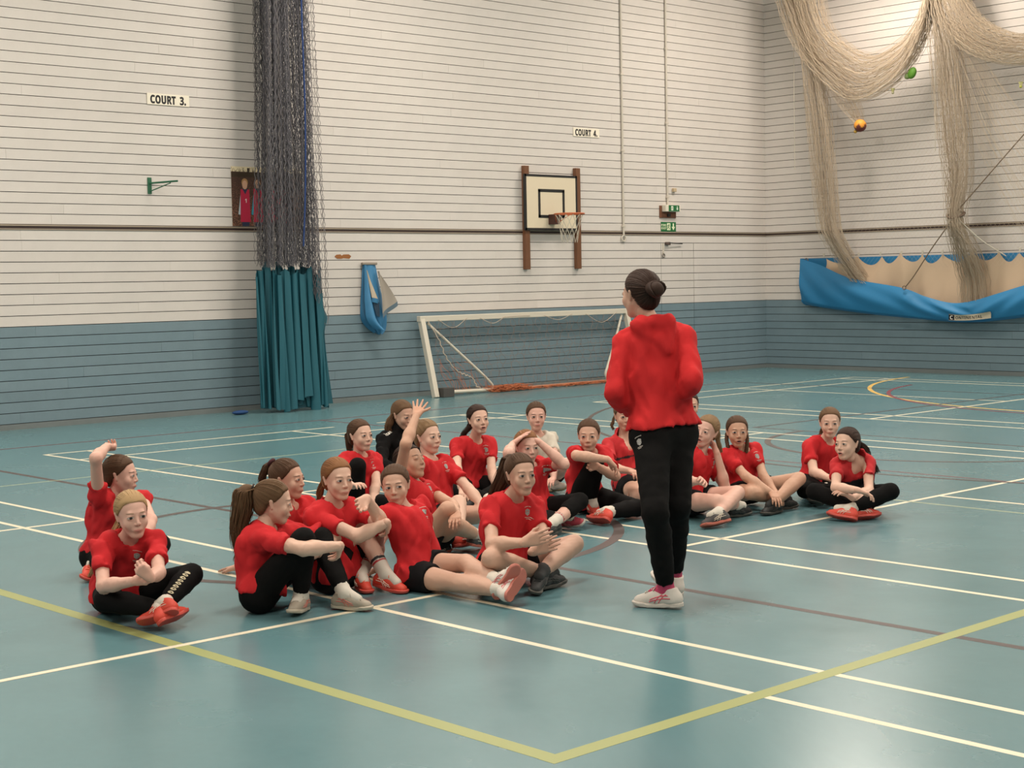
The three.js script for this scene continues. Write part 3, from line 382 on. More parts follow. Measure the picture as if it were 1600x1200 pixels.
// tapered capsule between two points
function cone(a, b, ra, rb) {
  const ax = a.x, ay = a.y, az = a.z, bx = b.x - ax, by = b.y - ay, bz = b.z - az, il = 1 / Math.max(1e-9, bx * bx + by * by + bz * bz);
  return (x, y, z) => { x -= ax; y -= ay; z -= az; let t = (x * bx + y * by + z * bz) * il; t = t < 0 ? 0 : t > 1 ? 1 : t; const u = x - bx * t, v = y - by * t, w = z - bz * t; return Math.sqrt(u * u + v * v + w * w) - ra - (rb - ra) * t; };
}
function blob(cx, cy, cz, rx, ry, rz) { const m = Math.min(rx, ry, rz); return (x, y, z) => { x = (x - cx) / rx; y = (y - cy) / ry; z = (z - cz) / rz; const k = Math.sqrt(x * x + y * y + z * z); return (k - 1) * (k > 1 ? (m + Math.max(rx, ry, rz)) / 2 : m); }; }
function union(list, k) { const n = list.length; return (x, y, z) => { let d = list[0](x, y, z); for (let i = 1; i < n; i++) d = smin(d, list[i](x, y, z), k); return d; }; }
function nets(f, lo, hi, h, color) { // naive surface nets
  const nx = Math.ceil((hi[0] - lo[0]) / h) + 1, ny = Math.ceil((hi[1] - lo[1]) / h) + 1, nz = Math.ceil((hi[2] - lo[2]) / h) + 1, sy = nx, sz = nx * ny, D = new Float32Array(nx * ny * nz), B = 4;
  for (let k = 0; k < nz; k += B) for (let j = 0; j < ny; j += B) for (let i = 0; i < nx; i += B) {
    const c = f(lo[0] + (i + 1.5) * h, lo[1] + (j + 1.5) * h, lo[2] + (k + 1.5) * h), far = Math.abs(c) > h * B * 1.25 + 0.012;
    for (let kk = k; kk < Math.min(nz, k + B); kk++) for (let jj = j; jj < Math.min(ny, j + B); jj++) for (let ii = i; ii < Math.min(nx, i + B); ii++) D[kk * sz + jj * sy + ii] = far ? c : f(lo[0] + ii * h, lo[1] + jj * h, lo[2] + kk * h);
  }
  const id = new Int32Array(D.length).fill(-1), P = [], I = [], off = [0, 1, sy, sy + 1, sz, sz + 1, sz + sy, sz + sy + 1];
  const E = [[0, 1], [2, 3], [4, 5], [6, 7], [0, 2], [1, 3], [4, 6], [5, 7], [0, 4], [1, 5], [2, 6], [3, 7]];
  for (let k = 0; k < nz - 1; k++) for (let j = 0; j < ny - 1; j++) for (let i = 0; i < nx - 1; i++) {
    const o = k * sz + j * sy + i; let m = 0; for (let c = 0; c < 8; c++) if (D[o + off[c]] < 0) m |= 1 << c; if (m === 0 || m === 255) continue;
    let n = 0, x = 0, y = 0, z = 0;
    for (const [a, b] of E) { const da = D[o + off[a]], db = D[o + off[b]]; if ((da < 0) === (db < 0)) continue; const t = da / (da - db); x += (a & 1) + ((b & 1) - (a & 1)) * t; y += (a >> 1 & 1) + ((b >> 1 & 1) - (a >> 1 & 1)) * t; z += (a >> 2) + ((b >> 2) - (a >> 2)) * t; n++; }
    id[o] = P.length / 3; P.push(lo[0] + (i + x / n) * h, lo[1] + (j + y / n) * h, lo[2] + (k + z / n) * h);
  }
  for (let k = 1; k < nz - 1; k++) for (let j = 1; j < ny - 1; j++) for (let i = 1; i < nx - 1; i++) {
    const o = k * sz + j * sy + i, s = D[o] < 0;
    const quad = (a, b, c, d, flip) => { if (a < 0 || b < 0 || c < 0 || d < 0) return; if (flip) I.push(a, c, b, a, d, c); else I.push(a, b, c, a, c, d); };
    if (s !== D[o + 1] < 0) quad(id[o - sy - sz], id[o - sz], id[o], id[o - sy], !s);
    if (s !== D[o + sy] < 0) quad(id[o - 1 - sz], id[o - 1], id[o], id[o - sz], !s);
    if (s !== D[o + sz] < 0) quad(id[o - 1 - sy], id[o - sy], id[o], id[o - 1], !s);
  }
  const g = new THREE.BufferGeometry(); g.setAttribute('position', new THREE.Float32BufferAttribute(P, 3)); g.setIndex(I); g.computeVertexNormals();
  if (color) { const C = new Float32Array(P.length); for (let i = 0; i < P.length; i += 3) C.set(color(P[i], P[i + 1], P[i + 2]), i); g.setAttribute('color', new THREE.BufferAttribute(C, 3)); }
  return g;
}
function bounds(pts, r) { const lo = [1e9, 1e9, 1e9], hi = [-1e9, -1e9, -1e9]; for (const p of pts) ['x', 'y', 'z'].forEach((a, i) => { lo[i] = Math.min(lo[i], p[a] - r); hi[i] = Math.max(hi[i], p[a] + r); }); return [lo, hi]; }

// ---------------------------------------------------------------- head (faces +z, origin between the ears)
const headField = (() => {
  const cran = blob(0, 0.030, -0.012, 0.074, 0.080, 0.093), face = blob(0, -0.035, 0.022, 0.0545, 0.077, 0.066), chin = blob(0, -0.094, 0.06, 0.018, 0.016, 0.019), brow = cone(V(-0.03, 0.017, 0.074), V(0.03, 0.017, 0.074), 0.0095, 0.0095);
  const cheeks = [-1, 1].map(s => blob(s * 0.034, -0.033, 0.06, 0.024, 0.025, 0.02)), jaw = [-1, 1].map(s => cone(V(s * 0.044, -0.042, 0.005), V(s * 0.015, -0.092, 0.056), 0.016, 0.013)), nose = cone(V(0, 0.004, 0.084), V(0, -0.029, 0.0985), 0.0062, 0.0092), wings = [-1, 1].map(s => blob(s * 0.0095, -0.034, 0.0915, 0.007, 0.0058, 0.008));
  const eyes = [-1, 1].map(s => blob(s * 0.031, 0.0, 0.1, 0.015, 0.011, 0.016)), ball = [-1, 1].map(s => blob(s * 0.0305, 0, 0.0755, 0.016, 0.0142, 0.0138)), mouth = blob(0, -0.0625, 0.079, 0.022, 0.014, 0.014), neck = cone(V(0, -0.05, -0.02), V(0, -0.098, -0.026), 0.036, 0.033);
  const ears = [-1, 1].map(s => cone(V(s * 0.073, 0.012, -0.012), V(s * 0.068, -0.026, -0.004), 0.0108, 0.007)), earIn = [-1, 1].map(s => blob(s * 0.085, -0.004, -0.004, 0.007, 0.014, 0.008));
  return (x, y, z) => {
    let d = smin(cran(x, y, z), face(x, y, z), 0.03); d = smin(d, chin(x, y, z), 0.022); d = smin(d, jaw[0](x, y, z), 0.02); d = smin(d, jaw[1](x, y, z), 0.02); d = smin(d, brow(x, y, z), 0.016);
    d = smin(d, cheeks[0](x, y, z), 0.022); d = smin(d, cheeks[1](x, y, z), 0.022); d = smax(d, -eyes[0](x, y, z), 0.012); d = smax(d, -eyes[1](x, y, z), 0.012); d = smin(d, ball[0](x, y, z), 0.004); d = smin(d, ball[1](x, y, z), 0.004);
    d = smin(d, mouth(x, y, z), 0.014); d = smin(d, nose(x, y, z), 0.009); d = smin(d, wings[0](x, y, z), 0.006); d = smin(d, wings[1](x, y, z), 0.006);
    d = smin(d, neck(x, y, z), 0.02); for (const s of [0, 1]) { d = smin(d, ears[s](x, y, z), 0.006); d = smax(d, -earIn[s](x, y, z), 0.004); } return d;
  };
})();
const headGeo = nets(headField, [-0.1, -0.16, -0.12], [0.1, 0.125, 0.125], 0.0045);
function onHead(x, y, lift = 0) { let z = 0.13; for (let i = 0; i < 40; i++) { const d = headField(x, y, z); if (d < lift) break; z -= Math.max(0.0005, (d - lift) * 0.8); } return V(x, y, z); }
// eyes, brows, lips laid on the face; o.open = mouth, o.shut = eyes closed, o.look = sideways glance
function faceParts(o) {
  const out = [], skin = o.skin, iris = o.iris || [0.035, 0.026, 0.022], lash = [0.03, 0.02, 0.016], lipC = [skin[0] * 0.72, skin[1] * 0.48, skin[2] * 0.5];
  const patch = (w, h, cx, cy, nu, nv, shape, col, lift) => { const g = sheet(nu, nv, (u, v) => { const [x, y] = shape(u * 2 - 1, v * 2 - 1); return onHead(cx + x * w, cy + y * h, lift).toArray(); }); const P = g.attributes.position, C = new Float32Array(P.count * 3); let i = 0; for (let v = 0; v <= nv; v++) for (let u = 0; u <= nu; u++, i++) C.set(col(u / nu * 2 - 1, v / nv * 2 - 1), i * 3); g.setAttribute('color', new THREE.BufferAttribute(C, 3)); out.push(g); };
  for (const s of [-1, 1]) {
    const k = o.shut ? 0.16 : 1;
    patch(0.0162, 0.0074 * k, s * 0.0305, o.shut ? -0.003 : 0.0, 18, 10, (u, v) => [u, v * Math.sqrt(Math.max(0, 1 - u * u * 0.96)) * (v > 0 ? 1 : 0.8)], (u, v) => { if (o.shut || v > 0.66) return lash; const du = (u - (o.look || 0) * 0.4) * 0.0168, dv = (v * (v > 0 ? 1 : 0.8) - 0.05) * 0.0074; const r = Math.hypot(du, dv); return r < 0.0035 ? [0.01, 0.01, 0.01] : r < 0.0082 ? iris : [0.5, 0.43, 0.39]; }, 0.0012);
    const pts = []; for (let i = 0; i <= 8; i++) { const q = i / 8; pts.push(onHead(s * lerp(0.013, 0.047, q), 0.0196 + 0.0042 * Math.sin(0.1 + q * 2.35) - 0.003 * q, 0.0004)); } out.push(tint(tube(pts, q => 0.0021 * Math.sin(0.5 + q * 2.3), 5), o.brow));
    out.push(tint(new THREE.SphereGeometry(0.0032, 8, 6).translate(...onHead(s * 0.0055, -0.0385, 0).toArray()), [skin[0] * 0.45, skin[1] * 0.35, skin[2] * 0.33]));
  }
  if (o.open) patch(0.0135, 0.0105, 0.0, -0.0665, 12, 8, (u, v) => [u * Math.sqrt(1 - v * v * 0.6), v], () => [0.035, 0.012, 0.012], 0.0012);
  const lip = (sign) => { const pts = []; for (let i = 0; i <= 10; i++) { const q = i / 10 * 2 - 1, oy = o.open ? 0.0085 : 0.0016; pts.push(onHead(q * 0.0215, -0.063 - (o.open ? 0.003 : 0) + sign * oy * (1 - q * q) + (sign > 0 ? 0.002 * Math.abs(q) * (1 - Math.abs(q)) : 0), 0.0008)); } out.push(tint(tube(pts, q => 0.0012 + (sign < 0 ? 0.0034 : 0.0026) * Math.sin(Math.PI * q), 6), lipC)); };
  lip(1); lip(-1); if (!o.open) { const p = []; for (let i = 0; i <= 8; i++) { const q = i / 8 * 2 - 1; p.push(onHead(q * 0.021, -0.0632, 0.0034 * (1 - q * q))); } out.push(tint(tube(p, 0.0009, 4), [lipC[0] * 0.4, lipC[1] * 0.3, lipC[2] * 0.3])); }
  return out;
}
// ---------------------------------------------------------------- hands (right hand: wrist at origin, fingers +z, palm down, thumb +x)
function handGeo(curl, spread, thumbIn) {
  const parts = [], X = [0.027, 0.009, -0.009, -0.025], L = [[0.036, 0.022, 0.018], [0.040, 0.025, 0.019], [0.037, 0.023, 0.018], [0.028, 0.018, 0.016]], base = [0.077, 0.081, 0.077, 0.069], palm = [];
  for (let i = 0; i < 4; i++) {
    palm.push(cone(V(X[i] * 0.5, 0, 0.008), V(X[i], 0, base[i]), 0.0145, 0.0115));
    let p = V(X[i], 0, base[i]), a = 0; const sp = X[i] / 0.027 * spread, f = [];
    for (let k = 0; k < 3; k++) { a += curl[k] * (1 + i * 0.09) * Math.PI / 180; const q = p.clone().add(V(Math.sin(sp) * Math.cos(a) * L[i][k], -Math.sin(a) * L[i][k], Math.cos(sp) * Math.cos(a) * L[i][k])); f.push(cone(p, q, 0.0088 - k * 0.0009, 0.008 - k * 0.0009)); p = q; }
    parts.push(union(f, 0.004));
  }
  palm.push(cone(V(0, 0, -0.008), V(0, 0, 0.012), 0.0215, 0.02)); palm.push(cone(V(0.014, -0.004, 0.018), V(0.032, -0.008, 0.05), 0.0145, 0.0125));
  const t1 = V(0.032, -0.008, 0.05), t2 = t1.clone().add(V(0.018 - 0.02 * thumbIn, -0.006 - 0.012 * thumbIn, 0.024)), t3 = t2.clone().add(V(0.006 - 0.022 * thumbIn, -0.004 - 0.004 * thumbIn, 0.022)); parts.push(union([cone(t1, t2, 0.0115, 0.0095), cone(t2, t3, 0.0095, 0.0078)], 0.004));
  const P = union(palm, 0.014), all = (x, y, z) => { let d = P(x, y, z); for (const f of parts) d = smin(d, f(x, y, z), 0.0045); return d; };
  return nets(all, [-0.062, -0.09, -0.055], [0.085, 0.03, 0.185], 0.0044);
}
const HANDS = { relaxed: handGeo([18, 24, 16], 0.12, 0.4), flat: handGeo([4, 6, 4], 0.1, 0.1), spread: handGeo([2, 4, 3], 0.34, -0.5), curled: handGeo([50, 55, 35], 0.05, 1.0) };
// ---------------------------------------------------------------- trainers (ankle at origin, toes +z, sole at y = -0.078)
const upperField = (() => { const b = union([cone(V(0, -0.043, -0.042), V(0, -0.036, 0.045), 0.035, 0.040), cone(V(0, -0.036, 0.045), V(0.003, -0.052, 0.135), 0.040, 0.029), cone(V(0, -0.045, -0.03), V(0, 0.004, -0.012), 0.036, 0.041)], 0.02), hole = cone(V(0, 0.0, -0.008), V(0, 0.06, 0.004), 0.033, 0.045); return (x, y, z) => { let d = b(x, y, z); d = smax(d, y - (0.012 - 0.1 * Math.max(0, z)), 0.006); d = smax(d, -hole(x, y, z), 0.004); return Math.max(d, -0.064 - y); }; })();
const soleField = (() => { const o = union([cone(V(0, 0, -0.043), V(0, 0, 0.03), 0.037, 0.034), cone(V(0, 0, 0.03), V(0.004, 0, 0.13), 0.036, 0.041)], 0.02); return (x, y, z) => { const d = o(x, 0, z), rise = Math.max(0, z - 0.09) * 0.16; return smax(smax(d - 0.002 * Math.sin((y + 0.06) * 200), y + 0.058 - rise, 0.004), -0.079 + rise - y, 0.004); }; })();
const shoeUpper = nets(upperField, [-0.06, -0.075, -0.09], [0.06, 0.03, 0.185], 0.0058), shoeSole = nets(soleField, [-0.06, -0.09, -0.095], [0.06, -0.03, 0.19], 0.0056);
const onUpper = (y, z, s, lift) => { let x = 0.07; for (let i = 0; i < 40; i++) { const d = upperField(s * x, y, z); if (d < lift) break; x -= Math.max(0.0004, (d - lift) * 0.7); } return V(s * x, y, z); };
const onTop = (x, z, lift) => { let y = 0.04; for (let i = 0; i < 40; i++) { const d = upperField(x, y, z); if (d < lift) break; y -= Math.max(0.0004, (d - lift) * 0.7); } return V(x, y, z); };
const shoeLaces = (() => { const l = []; for (let i = 0; i < 5; i++) { const z = 0.035 + i * 0.017, p = []; for (let k = 0; k <= 6; k++) { const x = lerp(-0.019, 0.019, k / 6); p.push(onTop(x, z + (i % 2 ? 1 : -1) * x * 0.25, 0.003)); } l.push(tube(p, 0.0028, 5)); } for (const s of [-1, 1]) l.push(tube(curve([[0, 0.005, 0.035], [s * 0.02, 0.014, 0.045], [s * 0.032, 0.0, 0.055], [s * 0.012, 0.0, 0.045]], 12), 0.0024, 5)); return join(l); })();
const shoeMarks = (() => { const l = []; for (const s of [-1, 1]) for (const [y0, z0, y1, z1] of [[-0.056, 0.03, -0.016, -0.012], [-0.056, 0.05, -0.016, 0.008], [-0.036, -0.03, -0.05, 0.075], [-0.022, -0.02, -0.04, 0.07]]) { const p = []; for (let k = 0; k <= 8; k++) { const q = k / 8; p.push(onUpper(lerp(y0, y1, q) + 0.006 * Math.sin(q * 3.1), lerp(z0, z1, q), s, 0.0006)); } l.push(tube(p, 0.0026, 4)); } return join(l); })();

// ---------------------------------------------------------------- hair
const capField = (() => { const a = blob(0, 0.031, -0.014, 0.0805, 0.0865, 0.0985), b = blob(0, -0.025, -0.045, 0.064, 0.06, 0.055), Y = [-0.09, -0.045, -0.008, 0.006, 0.03, 0.05, 0.066, 0.075, 0.13], Z = [-0.055, -0.034, -0.02, 0.014, 0.038, 0.054, 0.067, 0.088, 0.1]; const line = y => { if (y <= Y[0]) return Z[0]; for (let i = 1; i < Y.length; i++) if (y < Y[i]) return lerp(Z[i - 1], Z[i], (y - Y[i - 1]) / (Y[i] - Y[i - 1])); return Z[8]; }; const f = (x, y, z) => smax(smax(smin(a(x, y, z), b(x, y, z), 0.02), (z - line(y) - 0.12 * Math.abs(x) * (y > 0.05 ? -1 : 0)) * 0.5, 0.016), -0.082 - y, 0.016); f.skull = (x, y, z) => smin(a(x, y, z), b(x, y, z), 0.02); f.line = line; return f; })();
const capGeo = nets(capField, [-0.1, -0.1, -0.13], [0.1, 0.13, 0.09], 0.006);
function onSkull(dir, lift) { const c = V(0, 0.02, -0.015); let t = 0.16; for (let i = 0; i < 40; i++) { const d = capField.skull(c.x + dir.x * t, c.y + dir.y * t, c.z + dir.z * t); if (d < lift) break; t -= Math.max(0.0005, (d - lift) * 0.8); } return c.addScaledVector(dir, t); }
const vary = (c, a) => { const k = 1 + rr(-a, a); return [c[0] * k, c[1] * k, c[2] * k]; };
const HAIRLINE = new THREE.CatmullRomCurve3([[0, -0.078, -0.062], [-0.035, -0.075, -0.058], [-0.058, -0.05, -0.04], [-0.07, -0.02, -0.02], [-0.074, 0.006, 0.01], [-0.066, 0.032, 0.034], [-0.054, 0.054, 0.048], [-0.03, 0.067, 0.062], [0, 0.07, 0.067], [0.03, 0.067, 0.062], [0.054, 0.054, 0.048], [0.066, 0.032, 0.034], [0.074, 0.006, 0.01], [0.07, -0.02, -0.02], [0.058, -0.05, -0.04], [0.035, -0.075, -0.058], [0, -0.078, -0.062]].map(p => V(...p)));
function combed(tie, col, n = 175) { // strands laid from the hairline back to the tie
  const out = [], T = V(...tie).normalize();
  for (let i = 0; i < n; i++) {
    const q = HAIRLINE.getPoint((i + rr(-0.4, 0.4) + n) / n % 1), s = V(q.x, q.y - 0.02, q.z + 0.015).normalize(); if (s.angleTo(T) < 0.3) continue;
    const ax = s.clone().cross(T).normalize(), ang = s.angleTo(T), p = [], w = rr(-0.05, 0.05), l = rr(-0.0012, 0.0012); for (let k = 0; k <= 9; k++) { const t = k / 9, d = s.clone().applyAxisAngle(ax, ang * t).applyAxisAngle(T, w * Math.sin(Math.PI * t)); p.push(onSkull(d, -0.0022 + 0.0018 * Math.min(1, t * 4) + l)); }
    out.push(tint(tube(p, t => 0.0025 * Math.min(1, 0.3 + t * 4), 3, false), vary(col, 0.2)));
  } return out;
}
function tailStrands(path, r, col, n, wave, N = 18) { // a bundle of strands round a path
  const c = curve(path, N), out = [tint(tube(c, t => r * 0.72 * (t < 0.5 ? lerp(0.3, 1, t / 0.5) : lerp(1, 0.12, (t - 0.5) / 0.5)), 10), col.map(x => x * 0.9))]; n *= 3;
  for (let i = 0; i < n; i++) {
    const a = rnd() * 6.283, rho = Math.sqrt(rnd()), end = rr(0.82, 1), ph = rnd() * 6, p = [];
    for (let k = 0; k <= N; k++) { const t = k / N * end, f = t * N, j = Math.min(N - 1, Math.floor(f)), q = c[j].clone().lerp(c[j + 1], f - j), R = r * (t < 0.5 ? lerp(0.4, 1, t / 0.5) : lerp(1, 0.5, (t - 0.5) / 0.5)) * rho; const w = wave * t * Math.sin(t * 14 + ph * 0.4); p.push(V(q.x + Math.cos(a) * R + w, q.y + Math.sin(a * 2) * R * 0.15, q.z + Math.sin(a) * R * 0.9 + w * 0.6)); }
    out.push(tint(tube(p, t => 0.0021 * (1 - 0.5 * t), 3, false), vary(col, 0.25)));
  } return out;
}

// ---------------------------------------------------------------- a person, from joints in centimetres round the seat
const skinMat = new THREE.MeshPhysicalMaterial({ color: 0xffffff, vertexColors: true, roughness: 0.55, sheen: 0.15, sheenRoughness: 0.6 }), hairMat = new THREE.MeshPhysicalMaterial({ color: 0xffffff, vertexColors: true, roughness: 0.62, specularIntensity: 0.45 });
const clothBump = noiseTexture(256, (u, v) => 0.5 + 0.3 * tileNoise(u, v, 60, 2) + 0.2 * tileNoise(u, v, 140, 5));
const cloth = (r, g, b, rough = 0.85, specularIntensity = 0.5) => new THREE.MeshPhysicalMaterial({ color: lin(r, g, b), roughness: rough, specularIntensity });
const clothV = std(0xffffff, 0.82, { vertexColors: true });
const MAT = { red: cloth(0.53, 0.019, 0.024), hood: cloth(0.55, 0.02, 0.022), black: cloth(0.0065, 0.006, 0.006, 0.85, 0.2), shorts: cloth(0.0085, 0.008, 0.009, 0.8, 0.25), white: cloth(0.62, 0.57, 0.48), rubber: std(lin(0.6, 0.54, 0.46), 0.6) };
const crestTex = (() => { const t = canvasTexture(128, 192, (c, w, h) => { c.clearRect(0, 0, w, h); c.fillStyle = c.strokeStyle = '#d9cfc4'; for (let i = 0; i < 13; i++) c.fillRect(10 + i * 8.4, 14 - Math.sin(i / 12 * 3.14) * 6, 5.5, 8); c.lineWidth = 5; c.beginPath(); c.moveTo(64, 44); c.lineTo(98, 60); c.lineTo(94, 104); c.lineTo(64, 128); c.lineTo(34, 104); c.lineTo(30, 60); c.closePath(); c.stroke(); c.fillStyle = '#8d8c8a'; c.fill(); c.fillStyle = '#d9cfc4'; for (const [x, y] of [[50, 68], [70, 66], [58, 84], [76, 86], [54, 100], [66, 108]]) c.fillRect(x, y, 9, 7); for (let i = 0; i < 10; i++) c.fillRect(22 + i * 8.4, 146, 6, 9); for (let i = 0; i < 6; i++) c.fillRect(38 + i * 8.4, 166, 6, 8); }); return t; })();
const crestMat = std(0xffffff, 0.8, { map: crestTex, transparent: true, side: THREE.DoubleSide });
const AX = { d: V(0, -1, 0), u: V(0, 1, 0), c: V(-0.681, 0, 0.732), a: V(0.681, 0, -0.732), r: V(0.732, 0, 0.681), l: V(-0.732, 0, -0.681) };
const shoeKinds = { red: [[0.62, 0.055, 0.03], [0.55, 0.07, 0.05], [0.75, 0.6, 0.5], [0.7, 0.13, 0.06]], grey: [[0.4, 0.34, 0.27], [0.55, 0.48, 0.38], [0.6, 0.2, 0.16], [0.55, 0.48, 0.4]], white: [[0.66, 0.6, 0.54], [0.5, 0.16, 0.12], [0.62, 0.16, 0.16], [0.7, 0.64, 0.56]], black: [[0.022, 0.022, 0.022], [0.07, 0.065, 0.055], [0.05, 0.05, 0.045], [0.03, 0.03, 0.03]], pink: [[0.5, 0.06, 0.09], [0.55, 0.5, 0.45], [0.6, 0.3, 0.3], [0.4, 0.1, 0.12]], coach: [[0.66, 0.6, 0.54], [0.6, 0.54, 0.48], [0.65, 0.1, 0.14], [0.66, 0.6, 0.5]], multi: [[0.05, 0.045, 0.045], [0.45, 0.12, 0.08], [0.6, 0.5, 0.4], [0.1, 0.1, 0.1]], tan: [[0.6, 0.55, 0.48], [0.3, 0.24, 0.14], [0.55, 0.5, 0.45], [0.6, 0.55, 0.5]] };
for (const k in shoeKinds) shoeKinds[k] = shoeKinds[k].map(c => std(lin(...c), 0.6));
const NAMES = ['P', 'N', 'H', 'SR', 'SL', 'ER', 'EL', 'WR', 'WL', 'XR', 'XL', 'QR', 'QL', 'KR', 'KL', 'AR', 'AL', 'TR', 'TL'];
function basis(z, yHint) { const Z = z.clone().normalize(), Y = yHint.clone().addScaledVector(Z, -yHint.dot(Z)); if (Y.lengthSq() < 1e-4) Y.set(Z.y, Z.z, Z.x); Y.normalize(); const X = Y.clone().cross(Z); return new THREE.Matrix4().makeBasis(X, Y, Z); }
const cmx = (f, hem) => (x, y, z) => Math.max(f(x, y, z), hem(x, y, z));
const half = (p, n) => { const k = p.dot(n), a = n.x, b = n.y, c = n.z; return (x, y, z) => x * a + y * b + z * c - k; };  // positive beyond p along n

function person(o) {
  const J = {}; NAMES.forEach((n, i) => { J[n] = V(o.j[i * 3] / 1000, o.j[i * 3 + 1] / 1000, o.j[i * 3 + 2] / 1000); });
  const s = o.s, t = thing('person', o.label, 'person', [o.at[0], 0, o.at[1]], o.group), h = o.cell || (Math.hypot(...o.at) > 10.3 ? 0.0145 : 0.0125), skin = o.skin || [0.60, 0.345, 0.25], up = J.N.clone().sub(J.P).normalize();
  const lat = J.SL.clone().sub(J.SR), latH = J.QL.clone().sub(J.QR); lat.addScaledVector(up, -lat.dot(up)).normalize(); latH.addScaledVector(up, -latH.dot(up)); if (latH.lengthSq() < 1e-5) latH.copy(lat); latH.normalize(); const latM = lat.clone().add(latH).normalize();
  const fwd = lat.clone().cross(up).normalize(), fwdM = latM.clone().cross(up).normalize(), bow = (o.bow ?? 0.035) * s, on = (p, l, a, f, b) => { const q = p.clone().addScaledVector(l, a * s); return f ? q.addScaledVector(f, b * s) : q; };
  const M = J.P.clone().lerp(J.N, 0.48).addScaledVector(fwdM, -bow), Cc = J.P.clone().lerp(J.N, 0.76).addScaledVector(fwd, -bow * 0.4 + 0.012 * s), G = o.girth || 1;
  const feet = {}; for (const d of ['R', 'L']) {
    const A = J['A' + d], ax = J['K' + d].clone().sub(A).normalize(), k = 0.87 * s * (o.footK || 1), hint = o.flat ? V(0, 1, 0) : ax.clone().add(V(0, o.footUp ?? 1.1, 0)), m = basis(J['T' + d].clone().sub(A), hint); m.multiply(new THREE.Matrix4().makeRotationX(o.flat || o.footUp === 0 ? -0.28 : -0.06)); m.scale(V(k, k, k)); m.setPosition(A);
    let low = 9; const P = shoeSole.attributes.position, q = V(0, 0, 0); for (let i = 0; i < P.count; i += 3) low = Math.min(low, q.fromBufferAttribute(P, i).applyMatrix4(m).y); const up1 = Math.max(0, 0.002 - low) - (o.flat ? Math.max(0, low - 0.004) : 0); A.y += up1; J['T' + d].y += up1; m.setPosition(A); feet[d] = m;
  }
  // trunk
  const trunk = k => { const l = []; for (const q of [-1, 1]) { l.push(cone(on(J.P, latH, q * 0.045), on(M, latM, q * 0.04, fwdM, 0.01), 0.082 * s * G + k, 0.072 * s * G + k)); l.push(cone(on(M, latM, q * 0.04, fwdM, 0.01), on(Cc, lat, q * 0.052), 0.072 * s * G + k, 0.078 * s + k)); const S = q < 0 ? J.SR : J.SL; l.push(cone(on(Cc, lat, q * 0.055), J.N.clone().lerp(S, 0.66).addScaledVector(up, -0.034 * s), 0.067 * s + k, 0.038 * s + k)); l.push(cone(J.N.clone().addScaledVector(up, -0.024 * s), S.clone().addScaledVector(up, -0.016 * s), 0.031 * s + k, 0.037 * s + k)); } return l; };
  const seat = k => [cone(J.QR, J.QL, 0.085 * s * (1 + (G - 1) * 0.5) + k, 0.085 * s * (1 + (G - 1) * 0.5) + k)];
  const GL = 1 + (G - 1) * 0.3, thigh = (d, k, e = 1) => cone(J['Q' + d], J['Q' + d].clone().lerp(J['K' + d], e), 0.076 * s * GL + k, lerp(0.076, 0.05, e) * s * GL + k);
  const shin = (d, k, e = 1) => { const K = J['K' + d], A = J['A' + d], Q = J['Q' + d], E = K.clone().lerp(A, e); let bk = K.clone().sub(Q).normalize().add(A.clone().sub(K).normalize().negate()); bk = bk.lengthSq() > 1e-4 ? bk.normalize() : V(0, 0, 0); const calf = K.clone().lerp(A, 0.3).addScaledVector(bk, -0.014 * s); return union([cone(K, E, 0.047 * s + k, lerp(0.047, 0.033, e) * s + k), cone(K.clone().lerp(A, 0.08), calf, 0.04 * s + k, 0.043 * s + k), cone(calf, K.clone().lerp(A, Math.min(e, 0.72)), 0.043 * s + k, 0.033 * s + k)], 0.025); };
  const arm = (d, k) => { const S = J['S' + d].clone().addScaledVector(up, -0.014 * s), E = J['E' + d], W = J['W' + d]; return union([cone(S, E, 0.038 * s + k, 0.0305 * s + k), cone(E, E.clone().lerp(W, 0.35), 0.0325 * s + k, 0.033 * s + k), cone(E.clone().lerp(W, 0.3), W, 0.033 * s + k, 0.0225 * s + k)], 0.02); };
  // head frame
  const HM = new THREE.Matrix4().makeRotationFromEuler(new THREE.Euler(-o.pitch * Math.PI / 180, o.yaw * Math.PI / 180, (o.roll || 0) * Math.PI / 180, 'YXZ')), hs = (o.hs || 0.96); HM.scale(V(hs * (o.hw || 1), hs, hs)); HM.setPosition(J.H);
  const hp = (x, y, z) => V(x, y, z).applyMatrix4(HM);
  // ---- skin: one continuous body with head and hands of their own finer grid
  const under = -0.004, bare = [...trunk(under - 0.004), ...seat(under - 0.004), thigh('R', -0.003), thigh('L', -0.003), cone(J.N.clone().addScaledVector(up, -0.01), hp(0, -0.07, -0.02), 0.041 * s, 0.039 * s)];
  const limbs = [shin('R', -0.001), shin('L', -0.001), arm('R', 0), arm('L', 0)], core = union(bare, 0.03), floorCut = (x, y, z) => 0.004 - y;
  const bodyF = (x, y, z) => { let d = core(x, y, z); for (const l of limbs) d = smin(d, l(x, y, z), 0.012); return Math.max(d, floorCut(x, y, z)); };
  const [lo, hi] = bounds(Object.values(J).slice(0, 17), 0.1), g0 = nets(bodyF, lo, hi, h), geos = [tint(g0, skin), tint(headGeo.clone().applyMatrix4(HM), skin)];
  for (const g of faceParts({ ...o, skin, brow: o.brow || o.hair.map(c => c * 0.55) })) geos.push(g.applyMatrix4(HM));
